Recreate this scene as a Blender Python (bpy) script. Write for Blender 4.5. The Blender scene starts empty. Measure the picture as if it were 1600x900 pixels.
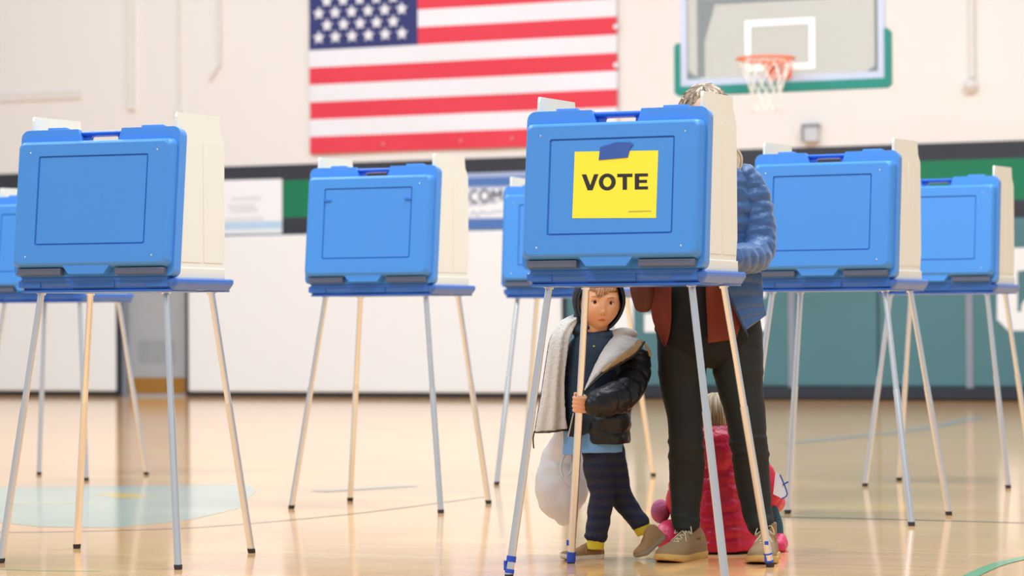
import bpy, bmesh, math, random
from mathutils import Vector, Matrix, noise
from mathutils.geometry import tessellate_polygon

# ------------------------------------------------------------------ camera, world, light, exposure
S = bpy.context.scene
C = S.collection
FPX, CAM_H, PITCH, ROLL = 4240.0, 0.8115, 0.01081, -0.00755
CAM = Vector((0, 0, CAM_H))
_c, _s = math.cos(ROLL), math.sin(ROLL)
R0, U0, FW = Vector((1, 0, 0)), Vector((0, -math.sin(PITCH), math.cos(PITCH))), Vector((0, math.cos(PITCH), math.sin(PITCH)))
RT = R0 * _c + U0 * _s
UP = U0 * _c - R0 * _s
cd = bpy.data.cameras.new('camera')
cam = bpy.data.objects.new('camera', cd)
C.objects.link(cam)
cam.matrix_world = Matrix((RT, UP, -FW)).transposed().to_4x4()
cam.location = CAM
cd.sensor_width = 36.0
cd.lens = FPX / 1600 * 36
cd.clip_end = 200
cd.dof.use_dof = True
cd.dof.focus_distance = 8.75
cd.dof.aperture_fstop = 3.7
S.camera = cam
S.view_settings.view_transform = 'Standard'
S.view_settings.look = 'None'
S.view_settings.gamma = 1
S.view_settings.use_curve_mapping = False
S.view_settings.exposure = 0.0

wd = bpy.data.worlds.new('gym_light')
S.world = wd
wd.use_nodes = True
wn = wd.node_tree
bg = wn.nodes['Background']
bg.inputs['Color'].default_value = (0.91, 0.97, 1.05, 1)
bg.inputs['Strength'].default_value = 0.52


def area(name, loc, rot, sx, sy, power, col=(1, 1, 1)):
    l = bpy.data.lights.new(name, 'AREA')
    l.shape = 'RECTANGLE'
    l.size, l.size_y, l.energy, l.color = sx, sy, power, col
    o = bpy.data.objects.new(name, l)
    o.location, o.rotation_euler = loc, rot
    C.objects.link(o)
    return o


for (lx, ly) in ((-5, 3), (3, 4), (-6, 11), (2, 10), (-4, 18), (5, 17)):
    area('ceiling_lamp', (lx, ly, 8.0), (0, 0, 0), 3.0, 1.6, 435, (0.89, 0.975, 1.08))
# lamps over the far wall
for lx in (-6, 0, 6):
    area('ceiling_lamp', (lx, 24.0 - lx * 0.43 - 3.5, 7.6), (math.radians(32), 0, math.radians(-23.5)), 4.0, 1.2, 112 - lx * 7, (0.93, 0.98, 1.03))


# ------------------------------------------------------------------ helpers
def ray(px, py):
    return FW + RT * ((px - 800) / FPX) - UP * ((py - 450) / FPX)


def at(px, py, Y):
    d = ray(px, py)
    return CAM + d * (Y / d.y)


def ground(px, py, z=0.0):
    d = ray(px, py)
    return CAM + d * ((z - CAM.z) / d.z)


def lin(c):
    return tuple(((v / 255) / 12.92 if v <= 10 else (((v / 255) + 0.055) / 1.055) ** 2.4) for v in c)


MATS = {}


def mat(name, rgb, rough=0.5, metal=0.0, noise_amt=0.06, nscale=8.0, bump=0.0, bscale=60.0, coat=0.0, sheen=0.0, spec=None, trans=0.0, lin_rgb=False, sss=0.0):
    if name in MATS:
        return MATS[name]
    m = bpy.data.materials.new(name)
    m.use_nodes = True
    nt = m.node_tree
    b = nt.nodes['Principled BSDF']
    col = rgb if lin_rgb else lin(rgb)
    b.inputs['Roughness'].default_value = rough
    b.inputs['Metallic'].default_value = metal
    if coat:
        b.inputs['Coat Weight'].default_value = coat
        b.inputs['Coat Roughness'].default_value = 0.12
    if sheen:
        b.inputs['Sheen Weight'].default_value = sheen
        b.inputs['Sheen Roughness'].default_value = 0.5
    if spec is not None:
        b.inputs['Specular IOR Level'].default_value = spec
    if trans:
        b.inputs['Transmission Weight'].default_value = trans
    if sss:
        b.inputs['Subsurface Weight'].default_value = sss
        b.inputs['Subsurface Scale'].default_value = 0.01
    tc = nt.nodes.new('ShaderNodeTexCoord')
    nz = nt.nodes.new('ShaderNodeTexNoise')
    nz.inputs['Scale'].default_value = nscale
    nz.inputs['Detail'].default_value = 4
    nt.links.new(tc.outputs['Object'], nz.inputs['Vector'])
    mx = nt.nodes.new('ShaderNodeMix')
    mx.data_type = 'RGBA'
    mx.inputs['A'].default_value = tuple(max(0, v * (1 - noise_amt)) for v in col) + (1,)
    mx.inputs['B'].default_value = tuple(min(1, v * (1 + noise_amt)) for v in col) + (1,)
    nt.links.new(nz.outputs['Fac'], mx.inputs['Factor'])
    nt.links.new(mx.outputs['Result'], b.inputs['Base Color'])
    if bump:
        n2 = nt.nodes.new('ShaderNodeTexNoise')
        n2.inputs['Scale'].default_value = bscale
        n2.inputs['Detail'].default_value = 3
        nt.links.new(tc.outputs['Object'], n2.inputs['Vector'])
        bp = nt.nodes.new('ShaderNodeBump')
        bp.inputs['Strength'].default_value = bump
        bp.inputs['Distance'].default_value = 0.01
        nt.links.new(n2.outputs['Fac'], bp.inputs['Height'])
        nt.links.new(bp.outputs['Normal'], b.inputs['Normal'])
    MATS[name] = m
    return m


def link(name, me, parent=None, loc=(0, 0, 0), rotz=0.0):
    o = bpy.data.objects.new(name, me)
    C.objects.link(o)
    o.location = loc
    o.rotation_euler = (0, 0, rotz)
    if parent:
        o.parent = parent
    return o


def finish(name, bm, m, smooth=None, recalc=True, flat_n=None):
    if recalc:
        bmesh.ops.recalc_face_normals(bm, faces=bm.faces)
    me = bpy.data.meshes.new(name)
    bm.to_mesh(me)
    bm.free()
    me.materials.append(m)
    if smooth is not None:
        for p in me.polygons:
            p.use_smooth = True
        if smooth < 180:
            me.set_sharp_from_angle(angle=math.radians(smooth))
            for p in me.polygons:
                if p.area > 0.002 or (flat_n is not None and p.normal.dot(flat_n) > 0.9998):
                    p.use_smooth = False
    return me


def obj(name, bm, m, parent=None, loc=(0, 0, 0), rotz=0.0, smooth=None):
    return link(name, finish(name, bm, m, smooth), parent, loc, rotz)


def empty(name, loc=(0, 0, 0), rotz=0.0):
    return link(name, None, None, loc, rotz)


def tag(o, label=None, cat=None, group=None, kind=None):
    for k, v in (('label', label), ('category', cat), ('group', group), ('kind', kind)):
        if v:
            o[k] = v
    return o


def box(bm, x0, x1, y0, y1, z0, z1, T=None, bev=0.0, seg=2):
    b2 = bmesh.new()
    vs = [b2.verts.new((x, y, z)) for z in (z0, z1) for y in (y0, y1) for x in (x0, x1)]
    for f in ((0, 1, 3, 2), (4, 6, 7, 5), (0, 4, 5, 1), (2, 3, 7, 6), (0, 2, 6, 4), (1, 5, 7, 3)):
        b2.faces.new([vs[i] for i in f])
    if bev:
        bmesh.ops.bevel(b2, geom=b2.edges[:], offset=bev, segments=seg, affect='EDGES', profile=0.6)
    merge(bm, b2, T)


def merge(bm, b2, T=None):
    mp = {}
    for v in b2.verts:
        mp[v] = bm.verts.new(T(v.co) if T else v.co)
    for f in b2.faces:
        try:
            bm.faces.new([mp[v] for v in f.verts])
        except ValueError:
            pass
    b2.free()


def poly_prism(bm, pts, a, b, T, holes=()):
    """extrude a 2D outline (with optional holes) from depth a to b; T(u, w, d) -> Vector"""
    loops = [list(pts)] + [list(h) for h in holes]
    tri = tessellate_polygon([[Vector((p[0], p[1], 0)) for p in l] for l in loops])
    flat = [p for l in loops for p in l]
    va = [bm.verts.new(T(p[0], p[1], a)) for p in flat]
    vb = [bm.verts.new(T(p[0], p[1], b)) for p in flat]
    for t in tri:
        try:
            bm.faces.new([va[i] for i in t]); bm.faces.new([vb[i] for i in reversed(t)])
        except ValueError:
            pass
    k = 0
    for l in loops:
        n = len(l)
        for i in range(n):
            j = (i + 1) % n
            bm.faces.new((va[k + i], va[k + j], vb[k + j], vb[k + i]))
        k += n


def rrect(x0, x1, y0, y1, r, n=5):
    p = []
    for cx, cy, a0 in ((x1 - r, y1 - r, 0), (x0 + r, y1 - r, 90), (x0 + r, y0 + r, 180), (x1 - r, y0 + r, 270)):
        for i in range(n + 1):
            a = math.radians(a0 + 90 * i / n)
            p.append((cx + r * math.cos(a), cy + r * math.sin(a)))
    return p


def loops_loft(bm, loops, cap0=True, cap1=True):
    """loops: list of equal length vertex position lists"""
    V = [[bm.verts.new(p) for p in l] for l in loops]
    n = len(V[0])
    for a, b in zip(V, V[1:]):
        for i in range(n):
            j = (i + 1) % n
            bm.faces.new((a[i], a[j], b[j], b[i]))
    if cap0:
        bm.faces.new(list(reversed(V[0])))
    if cap1:
        bm.faces.new(V[-1])
    return V


def frames(P):
    """rotation-minimising frames along points"""
    n = len(P)
    T = []
    for i in range(n):
        d = (P[min(i + 1, n - 1)] - P[max(i - 1, 0)])
        T.append(d.normalized() if d.length > 1e-9 else Vector((0, 0, 1)))
    ref = Vector((0, -1, 0)) if abs(T[0].y) < 0.85 else Vector((1, 0, 0))
    A = (ref - T[0] * ref.dot(T[0])).normalized()
    F = []
    for t in T:
        A = (A - t * A.dot(t))
        A = A.normalized() if A.length > 1e-6 else t.orthogonal().normalized()
        F.append((A, t.cross(A), t))
    return F


def tube(bm, p0, p1, r0, r1=None, n=16, cap=True):
    p0, p1 = Vector(p0), Vector(p1)
    r1 = r0 if r1 is None else r1
    A, B, T = frames([p0, p1])[0]
    L = []
    for p, r in ((p0, r0), (p1, r1)):
        L.append([p + (A * math.cos(2 * math.pi * i / n) + B * math.sin(2 * math.pi * i / n)) * r for i in range(n)])
    loops_loft(bm, L, cap, cap)


def catmull(P, R, per=8):
    """resample a control polyline; R entries may be floats or tuples"""
    P = [Vector(p) for p in P]
    R = [tuple(r) if isinstance(r, (tuple, list)) else (r, r) for r in R]
    n = len(P)
    oP, oR = [], []
    for i in range(n - 1):
        p0, p1, p2, p3 = P[max(i - 1, 0)], P[i], P[i + 1], P[min(i + 2, n - 1)]
        r0, r1, r2, r3 = R[max(i - 1, 0)], R[i], R[i + 1], R[min(i + 2, n - 1)]
        for k in range(per):
            t = k / per
            f = lambda a, b, c, d: 0.5 * ((2 * b) + (c - a) * t + (2 * a - 5 * b + 4 * c - d) * t * t + (3 * b - a - 3 * c + d) * t ** 3)
            oP.append(Vector([f(p0[j], p1[j], p2[j], p3[j]) for j in range(3)]))
            oR.append(tuple(max(1e-4, f(r0[j], r1[j], r2[j], r3[j])) for j in range(2)))
    oP.append(P[-1]); oR.append(R[-1])
    return oP, oR


def limb(bm, P, R, per=8, n=20, puff=None, up=None, closed_ends=True, wob=0.0, seed=0):
    """smooth tapering limb. R = radius or (across, depth). puff=(pitch, depth) gives quilted baffles"""
    P, R = catmull(P, R, per)
    if closed_ends:  # rounded ends
        P0, R0_, P1, R1_ = [], [], [], []
        d0 = (P[0] - P[1]).normalized(); d1 = (P[-1] - P[-2]).normalized()
        for a in (0.12, 0.45, 0.75):
            k = math.sqrt(1 - (1 - a) ** 2)
            P0.append(P[0] + d0 * min(R[0]) * 0.8 * (1 - a)); R0_.append((R[0][0] * k, R[0][1] * k))
            P1.insert(0, P[-1] + d1 * min(R[-1]) * 0.8 * (1 - a)); R1_.insert(0, (R[-1][0] * k, R[-1][1] * k))
        P = P0 + P + P1; R = R0_ + R + R1_
    F = frames(P)
    if up is not None:
        F2 = []
        for A, B, T in F:
            A2 = Vector(up) - T * Vector(up).dot(T)
            A2.normalize()
            F2.append((A2, T.cross(A2), T))
        F = F2
    s = 0.0
    L = []
    for i, p in enumerate(P):
        if i:
            s += (p - P[i - 1]).length
        A, B, T = F[i]
        k0 = 1.0
        ring = []
        for j in range(n):
            th = 2 * math.pi * j / n
            k = k0
            if puff:
                q0 = p + B * (math.cos(th) * R[i][0]) + A * (math.sin(th) * R[i][1])
                ph = abs(math.sin(math.pi * s / puff[0] + 0.9 * noise.noise(q0 * 7 + Vector((seed, 3, 1)))))
                k = 1 + puff[1] * (ph ** 0.30 - 0.80) + 0.7 * puff[1] * noise.noise(Vector((q0.x * 26 + seed, q0.y * 26, q0.z * 44)))
            q = p + B * (math.cos(th) * R[i][0] * k) + A * (math.sin(th) * R[i][1] * k)
            if wob:
                q = q + (q - p).normalized() * wob * noise.noise(q * 22 + Vector((seed, 0, 0)))
            ring.append(q)
        L.append(ring)
    loops_loft(bm, L)


def ell(bm, c, r, rot=None, u=20, v=14):
    b2 = bmesh.new()
    bmesh.ops.create_uvsphere(b2, u_segments=u, v_segments=v, radius=1.0)
    c = Vector(c)
    M = rot if rot is not None else Matrix.Identity(3)
    merge(bm, b2, lambda p: c + M @ Vector((p.x * r[0], p.y * r[1], p.z * r[2])))


def remesh(name, bm, m, voxel, smooth_it=6, parent=None, fn=None, org=None, ang=180):
    """fuse overlapping solids into one continuous surface"""
    bmesh.ops.recalc_face_normals(bm, faces=bm.faces)
    me = bpy.data.meshes.new('tmp')
    bm.to_mesh(me)
    bm.free()
    o = bpy.data.objects.new('tmp', me)
    C.objects.link(o)
    md = o.modifiers.new('r', 'REMESH')
    md.mode = 'VOXEL'
    md.voxel_size = voxel
    md.adaptivity = 0.0
    if smooth_it:
        sm = o.modifiers.new('s', 'SMOOTH')
        sm.factor = 0.5
        sm.iterations = smooth_it
    dg = bpy.context.evaluated_depsgraph_get()
    me2 = bpy.data.meshes.new_from_object(o.evaluated_get(dg))
    me2.name = name
    bpy.data.objects.remove(o)
    if fn:
        nor = [v.normal.copy() for v in me2.vertices]
        for v, nn in zip(me2.vertices, nor):
            v.co = fn(v.co.copy(), nn)
    if org is not None:
        for v in me2.vertices:
            v.co -= Vector(org)
    me2.materials.clear()
    me2.materials.append(m)
    for p in me2.polygons:
        p.use_smooth = True
    return link(name, me2, parent)


# ------------------------------------------------------------------ the hall: floor and far wall
WT = math.atan(0.4343)
W0 = Vector((0, 27.145, 0))
EX = Vector((math.cos(WT), -math.sin(WT), 0))
EN = Vector((-math.sin(WT), -math.cos(WT), 0))     # out of the wall, towards the hall


def W(px, py, off=0.0):
    d = ray(px, py)
    p0 = W0 + EN * off
    k = (p0 - CAM).dot(EN) / d.dot(EN)
    p = CAM + d * k
    return ((p - W0).dot(EX), p.z)


def wloc(t, z, off=0.0):
    return W0 + EX * t + EN * off + Vector((0, 0, z))


# maple floor
fm = bpy.data.materials.new('maple_floor')
fm.use_nodes = True
nt = fm.node_tree
b = nt.nodes['Principled BSDF']
tc = nt.nodes.new('ShaderNodeTexCoord')
mp = nt.nodes.new('ShaderNodeMapping')
mp.inputs['Rotation'].default_value = (0, 0, math.radians(23.5))
nt.links.new(tc.outputs['Object'], mp.inputs['Vector'])
br = nt.nodes.new('ShaderNodeTexBrick')
br.inputs['Color1'].default_value = (0.84, 0.485, 0.215, 1)
br.inputs['Color2'].default_value = (0.76, 0.42, 0.175, 1)
br.inputs['Mortar'].default_value = (0.42, 0.26, 0.12, 1)
br.inputs['Scale'].default_value = 1.0
br.inputs['Mortar Size'].default_value = 0.0012
br.inputs['Brick Width'].default_value = 1.1
br.inputs['Row Height'].default_value = 0.057
nt.links.new(mp.outputs['Vector'], br.inputs['Vector'])
nz = nt.nodes.new('ShaderNodeTexNoise')
nz.inputs['Scale'].default_value = 1.6
nz.inputs['Detail'].default_value = 6
nt.links.new(mp.outputs['Vector'], nz.inputs['Vector'])
mx = nt.nodes.new('ShaderNodeMix')
mx.data_type = 'RGBA'
mx.blend_type = 'SOFT_LIGHT'
mx.inputs['Factor'].default_value = 0.35
nt.links.new(br.outputs['Color'], mx.inputs['A'])
nt.links.new(nz.outputs['Color'], mx.inputs['B'])
nt.links.new(mx.outputs['Result'], b.inputs['Base Color'])
b.inputs['Roughness'].default_value = 0.10
b.inputs['Specular IOR Level'].default_value = 0.5
bn = nt.nodes.new('ShaderNodeTexNoise')
bn.inputs['Scale'].default_value = 2.2
bn.inputs['Detail'].default_value = 2
nt.links.new(mp.outputs['Vector'], bn.inputs['Vector'])
bp = nt.nodes.new('ShaderNodeBump')
bp.inputs['Strength'].default_value = 0.05
bp.inputs['Distance'].default_value = 0.01
nt.links.new(bn.outputs['Fac'], bp.inputs['Height'])
nt.links.new(bp.outputs['Normal'], b.inputs['Normal'])

bm = bmesh.new()
box(bm, -26, 26, -12, 42, -0.1, 0)
tag(obj('floor', bm, fm), 'glossy pale maple gym floor', kind='structure')

m_wall = mat('wall_paint', (240, 234, 228), 0.75, noise_amt=0.015, nscale=0.6, bump=0.05, bscale=30)
m_black = mat('stripe_black', (52, 54, 62), 0.5, noise_amt=0.12, nscale=1.2)
m_green = mat('stripe_green', (6, 124, 84), 0.5, noise_amt=0.08, nscale=2)
m_teal = mat('teal_vinyl', (80, 124, 130), 0.55, noise_amt=0.04, nscale=3)
m_white = mat('white_vinyl', (248, 247, 244), 0.45, noise_amt=0.01)
m_dark = mat('dark_rubber', (40, 46, 56), 0.5)
m_door = mat('door_grey', (176, 178, 180), 0.5, noise_amt=0.03)
m_kick = mat('kick_wood', (168, 118, 48), 0.4, noise_amt=0.12, nscale=4)


def wobj(name, bm, m, t=0.0, z=0.0, off=0.0, parent=None, smooth=None):
    if parent:
        return obj(name, bm, m, parent, smooth=smooth)
    return obj(name, bm, m, None, wloc(t, z, off), -WT, smooth)


def wroot(name, t, z, off=0.0):
    return empty(name, wloc(t, z, off), -WT)


def wbox(bm, t0, t1, z0, z1, d0, d1, bev=0.0):
    """box on the wall: d is the distance out of the wall"""
    box(bm, t0, t1, -d1, -d0, z0, z1, None, bev)


# door opening limits on the wall
dt0, dt1 = W(184, 600)[0], W(292, 600)[0]
DH = 2.07
bm = bmesh.new()
wbox(bm, -16, dt0, 0, 8.5, -0.25, 0)
wbox(bm, dt1, 16, 0, 8.5, -0.25, 0)
wbox(bm, dt0, dt1, DH, 8.5, -0.25, 0)
tag(wobj('wall_back', bm, m_wall), kind='structure')
# painted band: black / green / black
zt, z1_, z2_, z3_ = 2.414, 2.25, 1.865, 1.70
for i, (za, zb, mm) in enumerate(((z1_, zt, m_black), (z2_, z1_, m_green), (z3_, z2_, m_black))):
    bm = bmesh.new()
    wbox(bm, -16, 16, za, zb, -0.02, 0.006)
    tag(wobj('trim_%d' % (i + 1), bm, mm), kind='structure')
# base of the wall under the teal pads
bm = bmesh.new()
wbox(bm, dt1, 16, 0, 0.02, -0.02, 0.03)
wbox(bm, -16, dt0, 0, 0.02, -0.02, 0.03)
tag(wobj('baseboard_back', bm, mat('base_wood', (150, 110, 70), 0.5)), kind='structure')
# door
dr = wroot('door_1', (dt0 + dt1) / 2, 0)
tag(dr, kind='structure')
hw = (dt1 - dt0) / 2
bm = bmesh.new()
wbox(bm, -hw + 0.07, hw, 0.0, DH, -0.16, -0.1)
wobj('door_leaf', bm, m_door, parent=dr)
bm = bmesh.new()
wbox(bm, -hw, -hw + 0.08, 0, DH, -0.18, 0.0, 0.004)
wobj('door_frame', bm, mat('frame_grey', (150, 156, 166), 0.4), parent=dr)
bm = bmesh.new()
wbox(bm, -hw + 0.09, hw - 0.01, 0.03, 0.2, -0.1, -0.092)
wobj('kick_plate', bm, m_kick, parent=dr)
bm = bmesh.new()
for k in range(5):
    wbox(bm, -0.22, 0.22, 0.36 + k * 0.05, 0.4 + k * 0.05, -0.1, -0.094, 0.002)
wobj('louvre', bm, mat('louvre_grey', (164, 167, 170), 0.5), parent=dr)


# wall pads
def pad(px0, px1, z0, z1, m, label, group=None, edge=None, d=0.07):
    t0, t1 = W(px0, 560, d)[0], W(px1, 560, d)[0]
    tc_ = (t0 + t1) / 2
    r = wroot('wall_pad', tc_, 0)
    h = (t1 - t0) / 2
    e = 0.0
    if edge:
        e = 0.045
        bm = bmesh.new()
        wbox(bm, -h, h, z0, z1, 0.0, d - 0.02, 0.01)
        wobj('pad_backing', bm, edge, parent=r)
    bm = bmesh.new()
    wbox(bm, -h + e, h - e, z0 + e, z1 - (0 if not e else 0.01), 0.002, d, 0.025)
    wobj('pad_cover', bm, m, parent=r, smooth=40)
    tag(r, label, 'wall pad', group)
    return r, tc_


pad(-160, 186, 0.01, 1.695, m_white, 'white wall pad with dark edge left of the grey door', edge=m_dark)
pad(288, 884, 0.01, 1.695, m_white, 'wide white wall pad with dark edge right of the grey door', edge=m_dark)
teal_edges = [884, 1060, 1234, 1372, 1512, 1660]
tl = ['narrow teal wall pad next to the wide white pad, behind the boy', 'teal wall pad behind the woman', 'teal wall pad just right of the woman in blue',
      'teal wall pad between the crossing booth legs', 'teal wall pad carrying the cut-off white letter at the right edge']
for i in range(5):
    r, _ = pad(teal_edges[i] + 1, teal_edges[i + 1] - 1, 0.13, 1.695, m_teal, tl[i], 'teal wall pads')
    h = 0
for i in (2, 4):
    t, z = W(teal_edges[i] + 2, 560, 0.1)
    bm = bmesh.new()
    wbox(bm, -0.035, 0.035, 0.1, 1.66, 0.0, 0.085, 0.01)
    tag(wobj('trim_%d' % (20 + i), bm, mat('post_grey', (142, 148, 158), 0.45), t, 0), kind='structure')
bm = bmesh.new()
t0 = W(884, 600, 0.0)[0]
wbox(bm, t0, 16, 0.02, 0.125, 0.0, 0.09, 0.006)
tag(wobj('trim_4', bm, m_dark), kind='structure')


# white varsity letters on the teal pads
def letter(pts, label, d=0.072):
    P = [W(x, y, d) for x, y in pts]
    tm = sum(p[0] for p in P) / len(P); zm = sum(p[1] for p in P) / len(P)
    bm = bmesh.new()
    poly_prism(bm, [(p[0] - tm, p[1] - zm) for p in P], 0, 0.004, lambda u, w, dd: Vector((u, -dd, w)))
    o = wobj('wall_letter', bm, m_white, tm, zm, d)
    tag(o, label, 'letter')


letter([(1558, 400), (1570, 388), (1660, 385), (1660, 421), (1604, 422), (1590, 424), (1590, 487), (1596, 487), (1596, 478), (1600, 470), (1612, 462), (1640, 470), (1660, 500), (1650, 516), (1576, 517), (1558, 499)],
       'white block letter cut off by the right edge of the photo')
letter([(1007, 490), (1007, 519), (1197, 517), (1197, 488), (1130, 488), (1130, 466), (1197, 465), (1197, 435), (1040, 436), (1040, 466), (1070, 466), (1070, 489)],
       'white block letter mostly hidden behind the woman')
letter([(905, 436), (905, 517), (990, 516), (990, 436)], 'white block patch behind the boy\'s head')


# banners
def banner(name, pts, m, label, d0=0.012):
    P = [W(x, y, d0) for x, y in pts]
    tm = sum(p[0] for p in P) / 4
    r = wroot(name, tm, P[0][1])
    tag(r, label, 'banner')
    z0 = P[0][1]
    Q = [(p[0] - tm, p[1] - z0) for p in P]
    bm = bmesh.new()
    poly_prism(bm, Q, 0, 0.006, lambda u, w, dd: Vector((u, -dd - d0, w)))
    wobj('banner_cloth', bm, m, parent=r)
    return r, tm, z0


def wpatch(name, r, tm, z0, pts, m, d=0.019, th=0.0015):
    P = [W(x, y, d) for x, y in pts]
    bm = bmesh.new()
    poly_prism(bm, [(p[0] - tm, p[1] - z0) for p in P], 0, th, lambda u, w, dd: Vector((u, -dd - d, w)))
    return wobj(name, bm, m, parent=r)


m_ban = mat('banner_white', (250, 250, 253), 0.5, noise_amt=0.01)
m_lb = mat('pale_blue', (190, 220, 242), 0.5)
m_bl = mat('banner_blue', (84, 124, 190), 0.5)
m_gr = mat('faint_grey', (232, 231, 236), 0.5)
r, tm, z0 = banner('hanging_banner', [(262, 284), (441, 279.5), (441, 365), (262, 368)], m_ban, 'white hanging banner with a pale blue stripe, left of the green band')
wpatch('blue_stripe', r, tm, z0, [(262, 350), (440, 345), (440, 357), (262, 361)], m_lb)
for (xa, xb, y) in ((362, 408, 308), (356, 398, 320), (360, 404, 327), (352, 412, 340)):
    wpatch('faint_lettering', r, tm, z0, [(xa, y), (xb, y - 2), (xb, y + 5), (xa, y + 6)], m_gr)
r, tm, z0 = banner('sponsor_banner', [(700, 271.5), (850, 267), (850, 360), (700, 362)], mat('banner_lilac', (172, 186, 220), 0.5), 'blue and white sponsor banner behind the middle booths')
wpatch('blue_stripe', r, tm, z0, [(702, 279), (848, 274.5), (848, 289), (702, 291.5)], m_bl)
wpatch('banner_field', r, tm, z0, [(702, 296), (848, 292), (848, 339), (702, 341)], m_ban)
wpatch('blue_stripe', r, tm, z0, [(702, 343), (848, 340.5), (848, 356), (702, 358)], m_bl)
m_ink = mat('grey_ink', (120, 126, 142), 0.6)
m_ink2 = mat('light_ink', (190, 196, 210), 0.6)


def stroke_letters(r, tm, z0, items, m, d=0.022):
    for pts, w in items:
        bm = bmesh.new()
        P = [W(x, y, d) for x, y in pts]
        P = [Vector((p[0] - tm, -d, p[1] - z0)) for p in P]
        for a, c in zip(P, P[1:]):
            dv = (c - a).normalized()
            nn = Vector((-dv.z, 0, dv.x)) * w
            vs = [bm.verts.new(q) for q in (a - nn, c - nn, c + nn, a + nn)]
            bm.faces.new(vs)
            vs = [bm.verts.new(q + Vector((0, -0.001, 0))) for q in (a - nn, c - nn, c + nn, a + nn)]
            bm.faces.new(vs)
        wobj('lettering', bm, m, parent=r)


def arc(cx, cy, rx, ry, a0, a1, n=14):
    return [(cx + rx * math.cos(math.radians(a0 + (a1 - a0) * i / n)), cy - ry * math.sin(math.radians(a0 + (a1 - a0) * i / n))) for i in range(n + 1)]


stroke_letters(r, tm, z0, [(arc(741, 307, 7, 9, 50, 310), 0.016), (arc(757, 306, 7.5, 9, 0, 360), 0.016), ([(769, 315), (770, 297), (776, 308), (783, 296), (784, 314)], 0.016)], m_ink)
stroke_letters(r, tm, z0, [([(728, 322), (740, 319), (752, 320), (762, 317), (771, 316), (777, 313), (774, 318)], 0.009),
                           ([(734, 338), (740, 330), (746, 338), (752, 330), (760, 334), (772, 331), (786, 330)], 0.009)], m_ink2)

# ---- flag
ft0, fz_bot = W(485.5, 241, 0.02)
ft1 = W(966, 225, 0.02)[0]
fz_top = fz_bot + 13 * (W(485.5, 187, 0.02)[1] - fz_bot) / 2
fw, fh = ft1 - ft0, fz_top - fz_bot
flag = wroot('flag', (ft0 + ft1) / 2, fz_bot, 0.02)
tag(flag, 'large American flag hung flat high on the white wall', 'flag')
m_red = mat('flag_red', (232, 62, 80), 0.7, noise_amt=0.04, nscale=3)
m_fw = mat('flag_white', (240, 240, 245), 0.7, noise_amt=0.02)
m_fb = mat('flag_blue', (50, 56, 116), 0.7, noise_amt=0.05)
x0f = -fw / 2
cw = fw * (663 - 485.5) / (965 - 485.5) * 0.985


def wave(u, w):
    return 0.012 + 0.010 * noise.noise(Vector((u * 1.3, w * 2.6, 3.1))) + 0.006 * math.sin(u * 3 + w * 7)


def cloth_strip(name, x0, x1, z0, z1, m, d=0.0):
    bm = bmesh.new()
    nx, nz_ = max(2, int((x1 - x0) / 0.06)), 4
    G = []
    for sgn in (0, 1):
        G.append([[bm.verts.new((x0 + (x1 - x0) * i / nx, -(wave(x0 + (x1 - x0) * i / nx, z0 + (z1 - z0) * j / nz_) + d + sgn * 0.002), z0 + (z1 - z0) * j / nz_)) for j in range(nz_ + 1)] for i in range(nx + 1)])
    for g in G:
        for i in range(nx):
            for j in range(nz_):
                bm.faces.new((g[i][j], g[i + 1][j], g[i + 1][j + 1], g[i][j + 1]))
    return wobj(name, bm, m, parent=flag, smooth=180)


sh = fh / 13
for k in range(13):
    red = (k % 2 == 0)
    xs = x0f if k < 6 else x0f + cw
    cloth_strip('stripe', xs, fw / 2, k * sh, (k + 1) * sh, m_red if red else m_fw)
cloth_strip('canton', x0f, x0f + cw, 6 * sh, fh, m_fb)
ch = fh - 6 * sh
for row in range(9):
    nst = 6 if row % 2 == 0 else 5
    for k in range(nst):
        cx = x0f + cw * ((1 + 2 * k + (row % 2)) / 12 * 0.92 + 0.015)
        cz = 6 * sh + ch * (row + 1) / 10
        rr = sh * 0.40
        bm = bmesh.new()
        pts = []
        for i in range(10):
            a = math.pi / 2 + i * math.pi / 5
            q = rr if i % 2 == 0 else rr * 0.46
            pts.append((cx + q * math.cos(a), cz + q * math.sin(a)))
        dd = wave(cx, cz)
        poly_prism(bm, pts, dd + 0.004, dd + 0.012, lambda u, w, d_: Vector((u, -d_, w)))
        wobj('star', bm, m_fw, parent=flag)
for px in (600, 721, 801):
    t, z = W(px, 241 - (px - 485) * 0.045 - 10, 0.03)
    bm = bmesh.new()
    ell(bm, (t - (ft0 + ft1) / 2, -0.03, z - fz_bot), (0.02, 0.006, 0.02))
    wobj('grommet', bm, mat('grommet', (240, 130, 140), 0.4), parent=flag, smooth=180)
for py in (42, 102):
    t, z = W(963, py, 0.03)
    bm = bmesh.new()
    ell(bm, (t - (ft0 + ft1) / 2, -0.03, z - fz_bot), (0.025, 0.006, 0.025))
    wobj('grommet', bm, m_fw, parent=flag, smooth=180)

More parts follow.
